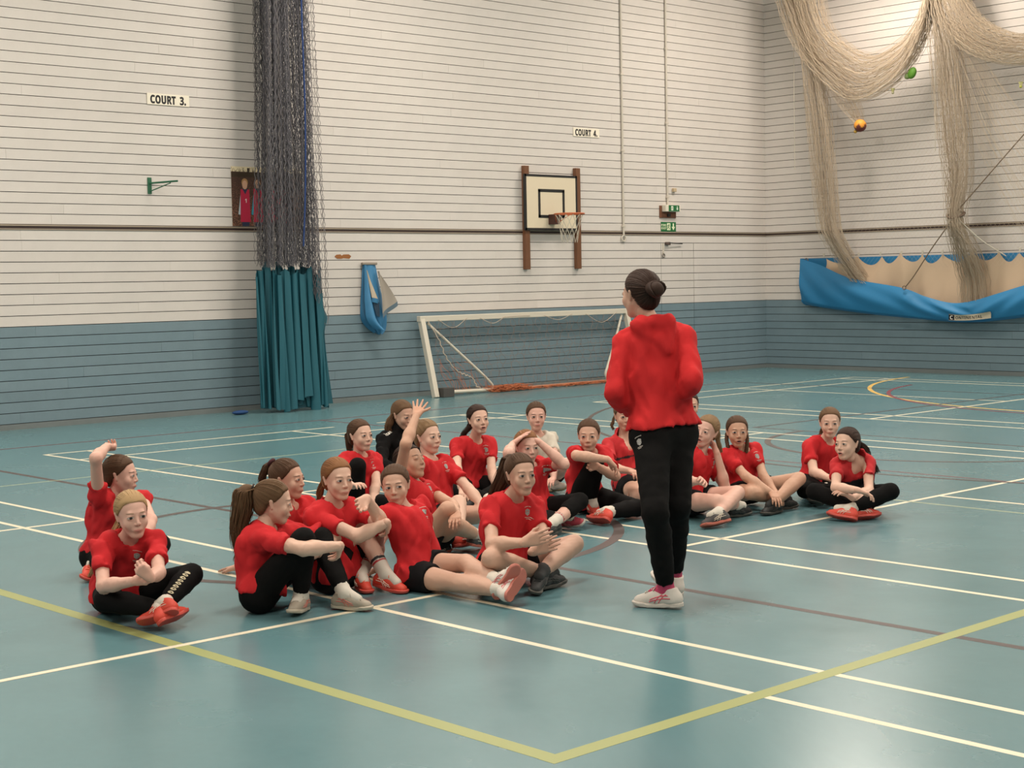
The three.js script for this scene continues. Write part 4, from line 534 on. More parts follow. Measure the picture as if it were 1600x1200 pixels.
  if (!o.noHands) for (const d of ['R', 'L']) { const dir = J['X' + d].clone().sub(J['W' + d]), palm = AX[(o.palm || {})[d] || 'd'], m = basis(dir, palm.clone().negate()), k = s * 0.87; if (d === 'L') { m.scale(V(-k, k, k)); } else m.scale(V(k, k, k)); m.setPosition(J['W' + d]); const g = HANDS[(o.hand || {})[d] || 'relaxed'].clone().applyMatrix4(m); if (d === 'L') { const ix = g.index.array; for (let i = 0; i < ix.length; i += 3) { const q = ix[i]; ix[i] = ix[i + 1]; ix[i + 1] = q; } } geos.push(tint(g, vary([skin[0], skin[1] * 0.94, skin[2] * 0.93], 0))); }
  const body = mesh('body', join(geos, true), skinMat, t);
  // ---- lower clothes
  const footTo = o.legs === 'capri' ? 0.55 : 0.9, shell = (list, k) => union(list, k), lower = [];
  if (o.legs === 'shorts') { for (const d of ['R', 'L']) { const n = J['K' + d].clone().sub(J['Q' + d]).normalize(); lower.push(cmx(thigh(d, 0.014, 0.62), half(J['Q' + d].clone().lerp(J['K' + d], 0.42), n))); } lower.push(...seat(0.008), cone(J.P, M, 0.09 * s, 0.075 * s)); }
  else { const k = o.legs === 'pants' ? 0.007 : 0.005; for (const d of ['R', 'L']) { const n = J['A' + d].clone().sub(J['K' + d]).normalize(); lower.push(thigh(d, k)); lower.push(cmx(shin(d, k * (o.legs === 'pants' ? 1.2 : 1)), half(J['K' + d].clone().lerp(J['A' + d], footTo), n))); } lower.push(...seat(k + 0.004), cone(J.P, J.P.clone().lerp(M, o.legs === 'pants' ? 0.35 : 1), 0.084 * s * G, 0.07 * s * G)); }
  const lowF0 = shell(lower, o.legs === 'pants' ? 0.03 : 0.018), wr = o.legs === 'pants' ? 0.0055 : 0.0022, fq = o.legs === 'pants' ? 15 : 24, ns = o.at[0] * 3;
  const lowF = (x, y, z) => { let d = lowF0(x, y, z); if (Math.abs(d) < 0.03) d += wr * (noise3.noise(x * fq + ns, y * fq * 1.6, z * fq) + 0.5 * noise3.noise(x * fq * 2.1, y * fq * 3, z * fq * 2.1 + ns)); return Math.max(d, floorCut(x, y, z)); };
  { const b = bounds([J.P, M, J.QR, J.QL, J.KR, J.KL, J.AR, J.AL], 0.13); mesh({ shorts: 'shorts', pants: 'track_pants', capri: 'cropped_leggings' }[o.legs] || 'leggings', nets(lowF, b[0], b[1], h * 0.95), o.legs === 'shorts' ? MAT.shorts : MAT.black, t); }
  // ---- upper clothes
  const long = o.top === 'jacket' || o.top === 'hoodie', loose = (o.top === 'hoodie' ? 0.018 : 0.0095), upList = trunk(loose); upList.push(...seat(o.top === 'hoodie' ? 0.024 : 0.014));
  const tops = union(upList, 0.05), sleeves = ['R', 'L'].map(d => { const S = J['S' + d].clone().addScaledVector(up, -0.014 * s), E = J['E' + d], W = J['W' + d]; if (long) return cmx(arm(d, o.top === 'hoodie' ? 0.02 : 0.014), half(E.clone().lerp(W, 0.96), W.clone().sub(E).normalize())); const n = E.clone().sub(S).normalize(), q = o.sleeve || 0.62; return cmx(cone(S, S.clone().lerp(E, 0.85), 0.046 * s, 0.0495 * s), half(S.clone().lerp(E, q), n)); });
  const nk = J.N.clone().addScaledVector(up, 0.02 * s).addScaledVector(fwd, 0.026 * s), hole = o.top === 'hoodie' || o.top === 'jacket' ? null : blob(nk.x, nk.y, nk.z, 0.062 * s, 0.062 * s, 0.062 * s), hemN = up.clone().negate(), hem = half(J.P.clone().addScaledVector(up, (o.hem ?? -0.03) * s), hemN);
  const collar = o.top === 'hoodie' ? null : long ? cone(J.N.clone().addScaledVector(up, -0.01), hp(0, -0.1, -0.015), 0.062 * s, 0.056 * s) : o.top === 'polo' ? cone(J.N.clone().addScaledVector(up, 0.0), J.N.clone().addScaledVector(up, 0.025 * s).addScaledVector(fwd, 0.01), 0.066 * s, 0.064 * s) : null;
  const hoodC = o.top === 'hoodie' ? (() => { const B = J.N.clone().addScaledVector(fwd, -0.05 * s).addScaledVector(up, 0.0), tip = J.N.clone().addScaledVector(up, -0.125 * s).addScaledVector(fwd, -0.085 * s).addScaledVector(lat, -0.055 * s); return union([cone(on(B, lat, -0.062), on(B, lat, 0.062), 0.04 * s, 0.04 * s), cone(on(B, lat, -0.062), on(J.N, lat, -0.05, fwd, 0.05), 0.036 * s, 0.03 * s), cone(on(B, lat, 0.062), on(J.N, lat, 0.05, fwd, 0.05), 0.036 * s, 0.03 * s), cone(on(B, lat, -0.075), tip, 0.032 * s, 0.02 * s), cone(on(B, lat, 0.08), tip, 0.032 * s, 0.02 * s), cone(on(B, lat, 0.0).addScaledVector(up, -0.03), tip, 0.03 * s, 0.02 * s)], 0.015); })() : null;
  const amp = o.wr || 0.0105, upF = (x, y, z) => {
    let d = tops(x, y, z); for (const f of sleeves) d = smin(d, f(x, y, z), 0.028); if (collar) d = smin(d, collar(x, y, z), 0.02); d = Math.max(d, hem(x, y, z)); if (hoodC) d = smin(d, hoodC(x, y, z), 0.012);
    if (Math.abs(d) < 0.035) { const a = x * lat.x + y * lat.y + z * lat.z, b = x * up.x + y * up.y + z * up.z, c = x * fwd.x + y * fwd.y + z * fwd.z, w = noise3.noise(a * 9 + ns, b * 4.5 + a * 5, c * 8), w2 = noise3.noise(a * 17 - ns, b * 8 - a * 9, c * 15 + ns); d += amp * (0.75 - 3.2 * Math.abs(w)) + amp * (0.5 - 2.4 * Math.abs(w2)) * 0.75; }
    if (hole) d = Math.max(d, -hole(x, y, z)); if (o.vneck) { const q = J.N.clone().addScaledVector(fwd, 0.07 * s); d = Math.max(d, -(Math.hypot(x - q.x, (y - q.y) * 0.55 + 0.01, z - q.z) - 0.05 * s)); } return Math.max(d, floorCut(x, y, z));
  };
  const ub = bounds([J.P, J.N, M, J.SR, J.SL, J.ER, J.EL, J.QR, J.QL, ...(long ? [J.WR, J.WL] : [])], 0.15);
  let topMat = { hoodie: MAT.hood, jacket: MAT.black, white: MAT.white }[o.top] || MAT.red, colF = null;
  if (o.bands) { topMat = clothV; colF = (x, y, z) => { const q = (x - J.P.x) * up.x + (y - J.P.y) * up.y + (z - J.P.z) * up.z, f = (x - Cc.x) * fwd.x + (y - Cc.y) * fwd.y + (z - Cc.z) * fwd.z; for (const [a, b] of o.bands) if (q > a && q < b && f > -0.02) return [0.014, 0.013, 0.015]; return [0.53, 0.019, 0.024]; }; }
  const top = mesh({ hoodie: 'hooded_top', jacket: 'zip_jacket', polo: 'polo_shirt' }[o.top] || 't_shirt', nets(upF, ub[0], ub[1], h * 0.74, colF), topMat, t);
  if (o.crest !== false && !long && o.top !== 'white') { const w = 0.026, hh = 0.039; const g = sheet(8, 10, (u, v) => { const p = Cc.clone().addScaledVector(lat, 0.043 * s + (u - 0.5) * w * 2).addScaledVector(up, 0.012 * s + (0.5 - v) * hh * 2).addScaledVector(fwd, 0.2); for (let i = 0; i < 40; i++) { const d = upF(p.x, p.y, p.z); if (d < 0.002) break; p.addScaledVector(fwd, -Math.max(0.001, d * 0.7)); } return p.toArray(); }); const uv = g.attributes.uv; for (let i = 0; i < uv.count; i++) uv.setY(i, 1 - uv.getY(i)); mesh('crest_print', g, crestMat, top); }
  if (o.print) { const [tex, sd, at0, w, hh] = o.print, S = J['S' + sd], ax = J.N.clone().sub(S).normalize(), out = AX.c.clone().add(V(0, 0.5, 0)).normalize(), q = S.clone().addScaledVector(ax, at0), across = ax.clone().cross(out).normalize(), nrm = across.clone().cross(ax).normalize().negate(), sg = nrm.dot(out) > 0 ? 1 : -1; const g = sheet(10, 6, (u, v) => { const p = q.clone().addScaledVector(ax, (u - 0.5) * w).addScaledVector(across, (0.5 - v) * hh).addScaledVector(nrm, 0.12 * sg); for (let i = 0; i < 40; i++) { const d = upF(p.x, p.y, p.z); if (d < 0.002) break; p.addScaledVector(nrm, -Math.max(0.001, d * 0.7) * sg); } return p.toArray(); }); mesh('sleeve_print', g, std(0xffffff, 0.7, { map: tex, transparent: true, side: THREE.DoubleSide }), top); }
  if (o.legPrint) { const d = o.legPrint, K = J['K' + d], A = J['A' + d], ax = A.clone().sub(K).normalize(), out = AX.c.clone().add(V(0, 0.25, 0)).normalize(), across = ax.clone().cross(out).normalize(), nrm = across.clone().cross(ax), sg = nrm.dot(out) > 0 ? 1 : -1; const q = K.clone().lerp(A, 0.55), g = sheet(16, 5, (u, v) => { const p = q.clone().addScaledVector(ax, (u - 0.5) * 0.23).addScaledVector(across, (v - 0.5) * 0.036).addScaledVector(nrm, 0.1 * sg); for (let i = 0; i < 40; i++) { const dd = lowF(p.x, p.y, p.z); if (dd < 0.0015) break; p.addScaledVector(nrm, -Math.max(0.001, dd * 0.7) * sg); } return p.toArray(); }); mesh('leg_print', g, std(0xffffff, 0.5, { map: legTex, transparent: true, side: THREE.DoubleSide }), t.children[1]); }
  if (o.thighPrint) { const d = o.thighPrint, A = J['Q' + d], K = J['K' + d], ax = K.clone().sub(A).normalize(), out = AX.l.clone().multiplyScalar(0.8).add(AX.c).normalize(), across = ax.clone().cross(out).normalize(), nrm = across.clone().cross(ax), sg = nrm.dot(out) > 0 ? 1 : -1, q = A.clone().lerp(K, 0.2), g = sheet(6, 8, (u, v) => { const p = q.clone().addScaledVector(ax, (v - 0.5) * 0.075).addScaledVector(across, (0.5 - u) * 0.05).addScaledVector(nrm, 0.16 * sg); for (let i = 0; i < 40; i++) { const dd = lowF(p.x, p.y, p.z); if (dd < 0.002) break; p.addScaledVector(nrm, -Math.max(0.001, dd * 0.7) * sg); } return p.toArray(); }), uv = g.attributes.uv; for (let i = 0; i < uv.count; i++) uv.setY(i, 1 - uv.getY(i)); mesh('crest_print', g, crestMat, t.children[1]); }
  // ---- socks and trainers
  for (const d of ['R', 'L']) {
    const A = J['A' + d], K = J['K' + d], T0 = J['T' + d], ax = K.clone().sub(A).normalize(), sk = o.sock || 'ankle', hgt = { stripe: 0.125, white: 0.06, ankle: 0.03, pink: 0.09, none: 0 }[sk];
    if (hgt) { const f0 = union([cone(A.clone().addScaledVector(ax, hgt + 0.02), A, (0.0365 + hgt * 0.03) * s, 0.0365 * s), cone(A, A.clone().lerp(T0, 0.4), 0.0365 * s, 0.026 * s)], 0.01), cut = half(A.clone().addScaledVector(ax, hgt), ax), f = (x, y, z) => Math.max(f0(x, y, z), cut(x, y, z)), b = bounds([A, A.clone().addScaledVector(ax, hgt), A.clone().lerp(T0, 0.4)], 0.06); mesh('sock', nets(f, b[0], b[1], 0.006, (x, y, z) => { const q = (x - A.x) * ax.x + (y - A.y) * ax.y + (z - A.z) * ax.z; if (sk === 'stripe') { if ((q > 0.068 && q < 0.077) || (q > 0.104 && q < 0.113)) return [0.45, 0.03, 0.04]; if (q > 0.082 && q < 0.099) return [0.03, 0.03, 0.035]; } if (sk === 'pink') return [0.5, 0.05, 0.12]; return sk === 'ankle' && o.shoe !== 'grey' && o.darkSock ? [0.03, 0.03, 0.03] : [0.66, 0.6, 0.52]; }), clothV, t); }
    const m = feet[d];
    const kinds = shoeKinds[(o.shoes && o.shoes[d]) || o.shoe], sh = mesh('shoe', shoeUpper, kinds[0], t); sh.matrix.copy(m); sh.matrix.decompose(sh.position, sh.quaternion, sh.scale);
    mesh('sole', shoeSole, kinds[1], sh); mesh('laces', shoeLaces, kinds[3], sh); mesh('side_stripes', shoeMarks, kinds[2], sh);
  }
  // ---- hair
  const hc = o.hair, tie = o.tie || [0, 0.35, -1], hg = [tint(capGeo.clone(), hc), ...combed(tie, hc)]; for (const g of hg) g.applyMatrix4(HM);
  if (o.loose) for (const [pts, r, n] of o.loose) hg.push(...tailStrands(pts.map(p => hp(...p)), r, hc, n, 0.008));
  mesh('hair', join(hg, true), hairMat, t);
  const tp = onSkull(V(...tie).normalize(), 0), tw = tp.clone().applyMatrix4(HM), od = V(...tie).normalize().transformDirection(HM);
  if (o.tail) { const { len, out = 0.045, side = 0, fall = 0, r = 0.026, wave = 0.006, n = 46 } = o.tail, p1 = tw.clone().addScaledVector(od, out * 0.6), p2 = tw.clone().addScaledVector(od, out).add(V(0, -0.035, 0)), sw = AX.r.clone().multiplyScalar(side).addScaledVector(AX.a, fall); const path = [tw, p2, p2.clone().addScaledVector(sw, 0.45).add(V(0, -len * 0.45, 0)), p2.clone().add(sw).add(V(0, -len, 0))]; const tl = mesh('ponytail', join(tailStrands(path, r, hc, n, wave), true), hairMat, t); mesh('hair_tie', new THREE.TorusGeometry(0.0165, o.scrunchie ? 0.012 : 0.005, 8, 18).applyMatrix4(basis(od, V(0, 1, 0.1)).setPosition(tw.clone().addScaledVector(od, 0.01))), std(lin(...(o.scrunchie || [0.03, 0.02, 0.02])), 0.8), tl); }
  if (o.bun) { const c = tp.clone().addScaledVector(V(...tie).normalize(), o.bun * 0.45), br = o.bun, g = []; for (let i = 0; i < 26; i++) { const p = [], ph = rnd() * 6, tl = rr(-0.7, 0.7); for (let k = 0; k <= 16; k++) { const a = k / 16 * 5.6 + ph, q = V(Math.cos(a) * br, Math.sin(a) * br * 0.9, Math.sin(a * 2 + tl) * br * 0.35 + tl * br * 0.5); p.push(c.clone().add(q.applyMatrix4(basis(V(...tie), V(0, 1, 0))))); } g.push(tint(tube(p, 0.006, 5), vary(hc, 0.25))); } g.push(tint(new THREE.SphereGeometry(br * 0.95, 16, 12).translate(c.x, c.y, c.z), hc)); for (const q of g) q.applyMatrix4(HM); mesh('bun', join(g, true), hairMat, t); }
  if (o.braids) for (const q of [-1, 1]) { const g = [], pts = curve([[q * 0.07, -0.015, -0.03], [q * 0.075, -0.06, -0.02], [q * 0.07, -0.11, 0.0], [q * 0.062, -0.16, 0.012]], 24).map(p => hp(p.x, p.y, p.z)); for (let k = 0; k < 3; k++) g.push(tint(tube(pts.map((p, i) => p.clone().add(V(0.007 * Math.cos(i * 0.9 + k * 2.1), 0.002, 0.007 * Math.sin(i * 0.9 + k * 2.1)))), 0.0085, 6), vary(hc, 0.2))); mesh('braid', join(g, true), hairMat, t); }
  return t;
}

// joints of each person in millimetres round the seat point, in the order of NAMES
const POSE = {
  g1: { s: 1.00, at: [4.287, -8.026], az: -28.8, j: [0, 100, 0, 54, 452, 59, 59, 567, 95, -87, 475, 107, 201, 426, 71, -161, 688, 226, 131, 319, 291, -10, 732, 79, 2, 214, 426, 89, 677, -18, -96, 175, 533, -75, 106, 28, 78, 95, -17, -144, 107, 407, 191, 173, 278, -133, 52, 102, -19, 85, 509, -241, 38, 219, 125, 76, 425] },
  g2: { s: 1.00, at: [3.808, -6.981], az: -29.2, j: [0, 100, 0, -9, 396, 101, -29, 517, 182, -157, 371, 103, 75, 386, 225, -246, 205, 276, -29, 257, 419, -190, 248, 479, -168, 273, 583, -110, 291, 548, -204, 310, 573, -47, 88, -43, 47, 99, 44, -222, 130, 250, 197, 205, 338, -83, 104, 525, -66, 129, 527, 94, 100, 472, -169, 58, 405] },
  g3: { s: 1.05, at: [4.305, -6.519], az: -34.2, j: [0, 100, 0, 45, 425, 12, 84, 539, 39, -39, 391, 141, 195, 384, -12, 2, 352, 402, 444, 307, 50, 227, 337, 391, 247, 265, 153, 285, 237, 283, 98, 285, 200, -42, 97, 73, 70, 96, -47, 56, 384, 328, 363, 317, 51, 121, 70, 201, 294, 90, 328, -22, 30, 304, 368, 30, 488] },
  g4: { s: 0.98, at: [4.812, -7.060], az: -34.8, j: [0, 100, 0, 41, 430, 36, 29, 566, 53, -89, 409, 102, 185, 412, 12, -112, 240, -80, 84, 273, 194, -37, 40, -358, -71, 225, 328, -60, 20, -468, -185, 223, 420, -47, 97, 63, 70, 93, -34, -119, 228, 418, 377, 109, -233, 25, 52, 230, 126, 86, -29, 5, 30, 407, 156, 42, -179] },
  g5: { s: 1.06, at: [4.857, -6.613], az: -36.6, j: [0, 100, 0, -5, 474, -11, 1, 600, 38, -154, 434, 28, 145, 425, 12, -49, 327, 272, 119, 359, 273, 61, 393, 368, -30, 524, 325, 148, 302, 271, -175, 476, 370, -77, 102, 36, 82, 100, -20, 196, 357, -64, 398, 265, -107, 168, 123, 211, 106, 108, 78, 199, 30, 402, 40, 30, 241] },
  g6: { s: 1.00, at: [5.223, -6.362], az: -38.7, j: [0, 100, 0, -17, 424, -113, -54, 542, -117, -164, 416, -87, 130, 412, -141, -79, 241, -251, 280, 244, -261, 24, 50, -378, 480, 50, -460, -1, 20, -446, 569, 20, -486, -64, 73, 40, 72, 100, -34, -54, 78, 377, 60, 157, 310, -34, 81, 694, -12, 115, 634, 119, 184, 712, 10, 210, 745] },
  g7: { s: 1.00, at: [5.865, -7.060], az: -39.2, j: [0, 100, 0, -34, 440, -90, -38, 554, -104, -173, 480, -49, 100, 372, -86, -221, 689, 89, 59, 315, 159, -82, 838, 19, -57, 292, 338, 14, 926, -54, -165, 249, 433, -66, 90, 44, 77, 96, -21, -100, 316, 304, -23, 216, 285, 23, 88, 55, 274, 102, 126, 191, 56, 33, 430, 53, 73] },
  g8: { s: 1.05, at: [6.410, -7.558], az: -39.8, j: [0, 100, 0, -42, 502, -76, -41, 633, -86, -191, 487, -25, 105, 448, -61, -79, 270, -136, 80, 303, 163, -151, 172, 55, 40, 204, 362, -204, 132, 198, -24, 177, 503, -75, 96, 38, 75, 104, -37, -153, 255, 330, 29, 173, 362, -351, 104, 553, 101, 52, 69, -174, 68, 491, -70, 30, 129] },
  g9: { s: 1.00, at: [6.481, -8.538], az: -37.4, j: [0, 100, 0, 27, 452, -7, 13, 579, 24, -121, 440, 15, 172, 415, -22, -258, 301, 178, 57, 247, 132, -327, 291, 381, -85, 142, 254, -350, 338, 521, -161, 102, 378, -71, 103, 36, 71, 93, -35, -164, 398, 219, -22, 142, 334, -162, 76, 111, 26, 52, 36, -198, 43, 256, -128, 43, 79] },
  g10: { s: 1.00, at: [7.441, -9.294], az: -38.9, j: [0, 100, 0, 11, 472, -23, 30, 612, 36, -133, 442, 8, 152, 421, -20, -271, 284, 153, 64, 263, 160, -314, 208, 349, -57, 139, 286, -347, 185, 493, -183, 110, 363, -76, 105, 25, 78, 96, -18, -262, 114, 311, 24, 124, 323, -338, 102, 626, -269, 90, 468, -176, 69, 560, -269, 57, 302] },
  g11: { s: 1.05, at: [7.645, -8.688], az: -41.7, j: [0, 100, 0, 2, 454, 52, -22, 602, 126, -151, 422, 31, 155, 417, 59, -298, 268, 195, 32, 228, 203, -391, 138, 354, -65, 100, 362, -474, 80, 475, -146, 54, 489, -83, 100, 15, 83, 95, -14, -351, 112, 265, 24, 109, 361, -358, 88, 608, -326, 62, 457, -185, 74, 552, -484, 63, 478] },
  g12: { s: 1.00, at: [8.291, -8.600], az: -43.8, j: [0, 100, 0, -19, 442, -21, -46, 579, 10, -168, 425, -22, 72, 409, 39, -333, 293, 121, -43, 258, 209, -414, 194, 294, -177, 134, 321, -455, 185, 438, -310, 119, 389, -40, 91, -37, 39, 94, 37, -355, 120, 161, -59, 231, 361, -37, 52, 128, 41, 72, 77, -8, 55, 279, -97, 30, 174] },
  g13: { s: 1.00, at: [7.064, -7.376], az: -43.5, j: [0, 100, 0, -49, 418, -20, -83, 532, 7, -197, 404, 2, 98, 402, -45, -373, 525, 141, 63, 415, 207, -209, 560, 7, -42, 563, 85, -134, 628, 57, -101, 626, 10, -78, 98, 20, 78, 98, -19, -285, 106, 319, 91, 182, 314, 23, 52, 227, -221, 80, 380, 46, 56, 379, -371, 45, 407] },
  g14: { s: 1.08, at: [5.570, -6.079], az: -43.3, j: [0, 100, 0, 19, 489, 65, 15, 601, 132, -137, 448, 54, 167, 427, 86, -275, 278, 221, 51, 254, 266, -272, 309, 451, -148, 240, 385, -190, 339, 524, -70, 268, 428, -84, 101, 21, 84, 93, -20, -323, 217, 267, 335, 197, 204, 53, 81, 268, -5, 107, 300, 242, 66, 250, -131, 66, 382] },
  g15: { s: 1.05, at: [7.700, -7.549], az: -45.8, j: [0, 100, 0, -43, 450, 93, -112, 557, 156, -199, 448, 111, 112, 423, 90, -384, 452, 305, 9, 274, 287, -212, 419, 427, -197, 362, 318, -163, 365, 450, -345, 415, 326, -82, 102, 18, 84, 99, -7, -172, 387, 271, 30, 70, 465, -58, 90, 118, -317, 74, 509, -137, 30, 277, -308, 45, 347] },
  g16: { s: 1.05, at: [8.457, -7.797], az: -47.1, j: [0, 100, 0, -28, 442, -57, -34, 610, -37, -184, 416, -67, 121, 402, -28, -338, 263, 88, -1, 209, 111, -358, 254, 313, -169, 93, 206, -407, 244, 462, -313, 99, 269, -83, 100, 12, 83, 95, -12, -290, 70, 340, -28, 95, 351, -449, 68, 663, -361, 59, 477, -291, 38, 629, -497, 55, 558] },
  g17: { s: 1.00, at: [9.304, -8.029], az: -49.4, j: [0, 100, 0, 44, 467, 7, 40, 610, 32, -105, 452, -10, 188, 425, 3, -255, 282, 106, 38, 251, 114, -363, 180, 262, -143, 152, 176, -445, 148, 384, -281, 130, 229, -37, 91, -34, 37, 99, 34, -356, 117, 94, -193, 127, 295, -459, 79, 407, -507, 84, 398, -304, 55, 362, -459, 52, 248] },
  g18: { s: 1.05, at: [8.067, -6.907], az: -50.1, j: [0, 100, 0, 56, 445, 48, 72, 577, 93, -98, 410, 43, 195, 389, -1, -268, 275, 198, 193, 172, 156, -373, 302, 397, 116, 424, 144, -445, 337, 532, 113, 535, 103, -83, 97, 14, 84, 99, -3, -200, 150, 401, 59, 178, 364, 108, 52, 311, -276, 90, 474, 260, 36, 332, -421, 62, 434] },
  g19: { s: 1.00, at: [8.649, -6.902], az: -51.2, j: [0, 100, 0, -30, 412, -1, -90, 535, 14, -177, 384, -9, 120, 399, 6, -226, 243, 198, 7, 230, 160, -185, 144, 385, -52, 107, 326, -255, 93, 507, -143, 66, 438, -79, 100, 12, 80, 101, 0, -303, 149, 291, 159, 204, 359, 6, 52, 325, -172, 65, 396, 152, 38, 358, -333, 49, 401] },
  g20: { s: 1.05, at: [9.356, -6.795], az: -54.5, j: [0, 100, 0, 21, 423, 72, -18, 551, 134, -130, 396, 34, 166, 376, 109, -270, 215, 174, 12, 208, 249, -359, 195, 380, -183, 118, 320, -434, 196, 519, -335, 119, 363, -84, 100, 4, 83, 97, 8, -421, 106, 207, -107, 127, 311, -91, 52, 155, -445, 95, 366, -172, 59, 290, -360, 64, 217] },
  g21: { s: 1.00, at: [8.932, -6.148], az: -55.1, j: [0, 100, 0, -84, 374, 34, -197, 485, 56, -227, 350, -6, -36, 358, 108, -408, 214, 111, -181, 177, 215, -463, 221, 319, -394, 155, 232, -421, 203, 359, -435, 190, 190, -39, 92, -36, 38, 95, 36, -389, 170, -73, -118, 178, 343, -325, 64, 243, -411, 80, 223, -186, 53, 303, -462, 83, 16] },
  coach: { s: 1.10, at: [5.830, -5.162], az: -47.7, j: [0, 860, 0, -6, 1390, -54, -19, 1541, -121, 110, 1329, 46, -107, 1309, -157, 3, 1116, 193, -230, 1062, -108, 90, 1005, 4, -34, 956, -188, 161, 1027, -144, 115, 975, -257, 85, 841, 10, -86, 841, 0, -64, 501, 143, -280, 499, 192, 110, 103, -36, -135, 90, 128, 176, 103, -230, -196, 30, -26] },
};

// ---------------------------------------------------------------- the seated group and the coach
const legTex = canvasTexture(256, 40, (c, w, h) => { c.clearRect(0, 0, w, h); c.fillStyle = '#b9ac8c'; for (let i = 0; i < 8; i++) { c.beginPath(); c.ellipse(16 + i * 32, 20, 12, 16, 0.2, 0, 7); c.fill(); } c.globalCompositeOperation = 'destination-out'; for (let i = 1; i < 8; i++) { c.beginPath(); c.ellipse(16 + i * 32, 22, 4, 6, 0.2, 0, 7); c.fill(); } });
const sleeveTex = canvasTexture(256, 96, (c, w, h) => { c.clearRect(0, 0, w, h); c.fillStyle = '#e8e2d6'; c.font = 'bold 88px sans-serif'; c.translate(14, 74); c.fillText('Kean', 0, 0, 228); });
const HAIR = { blonde: [0.40, 0.255, 0.125], fair: [0.23, 0.14, 0.072], brown: [0.085, 0.043, 0.023], dark: [0.038, 0.019, 0.013], ginger: [0.24, 0.105, 0.042], light: [0.135, 0.074, 0.037] };
const SKIN = { fair: [0.68, 0.43, 0.325], pink: [0.68, 0.40, 0.315], tan: [0.54, 0.31, 0.21], mid: [0.60, 0.36, 0.262] };
const SEATED = 'players seated on the hall floor';
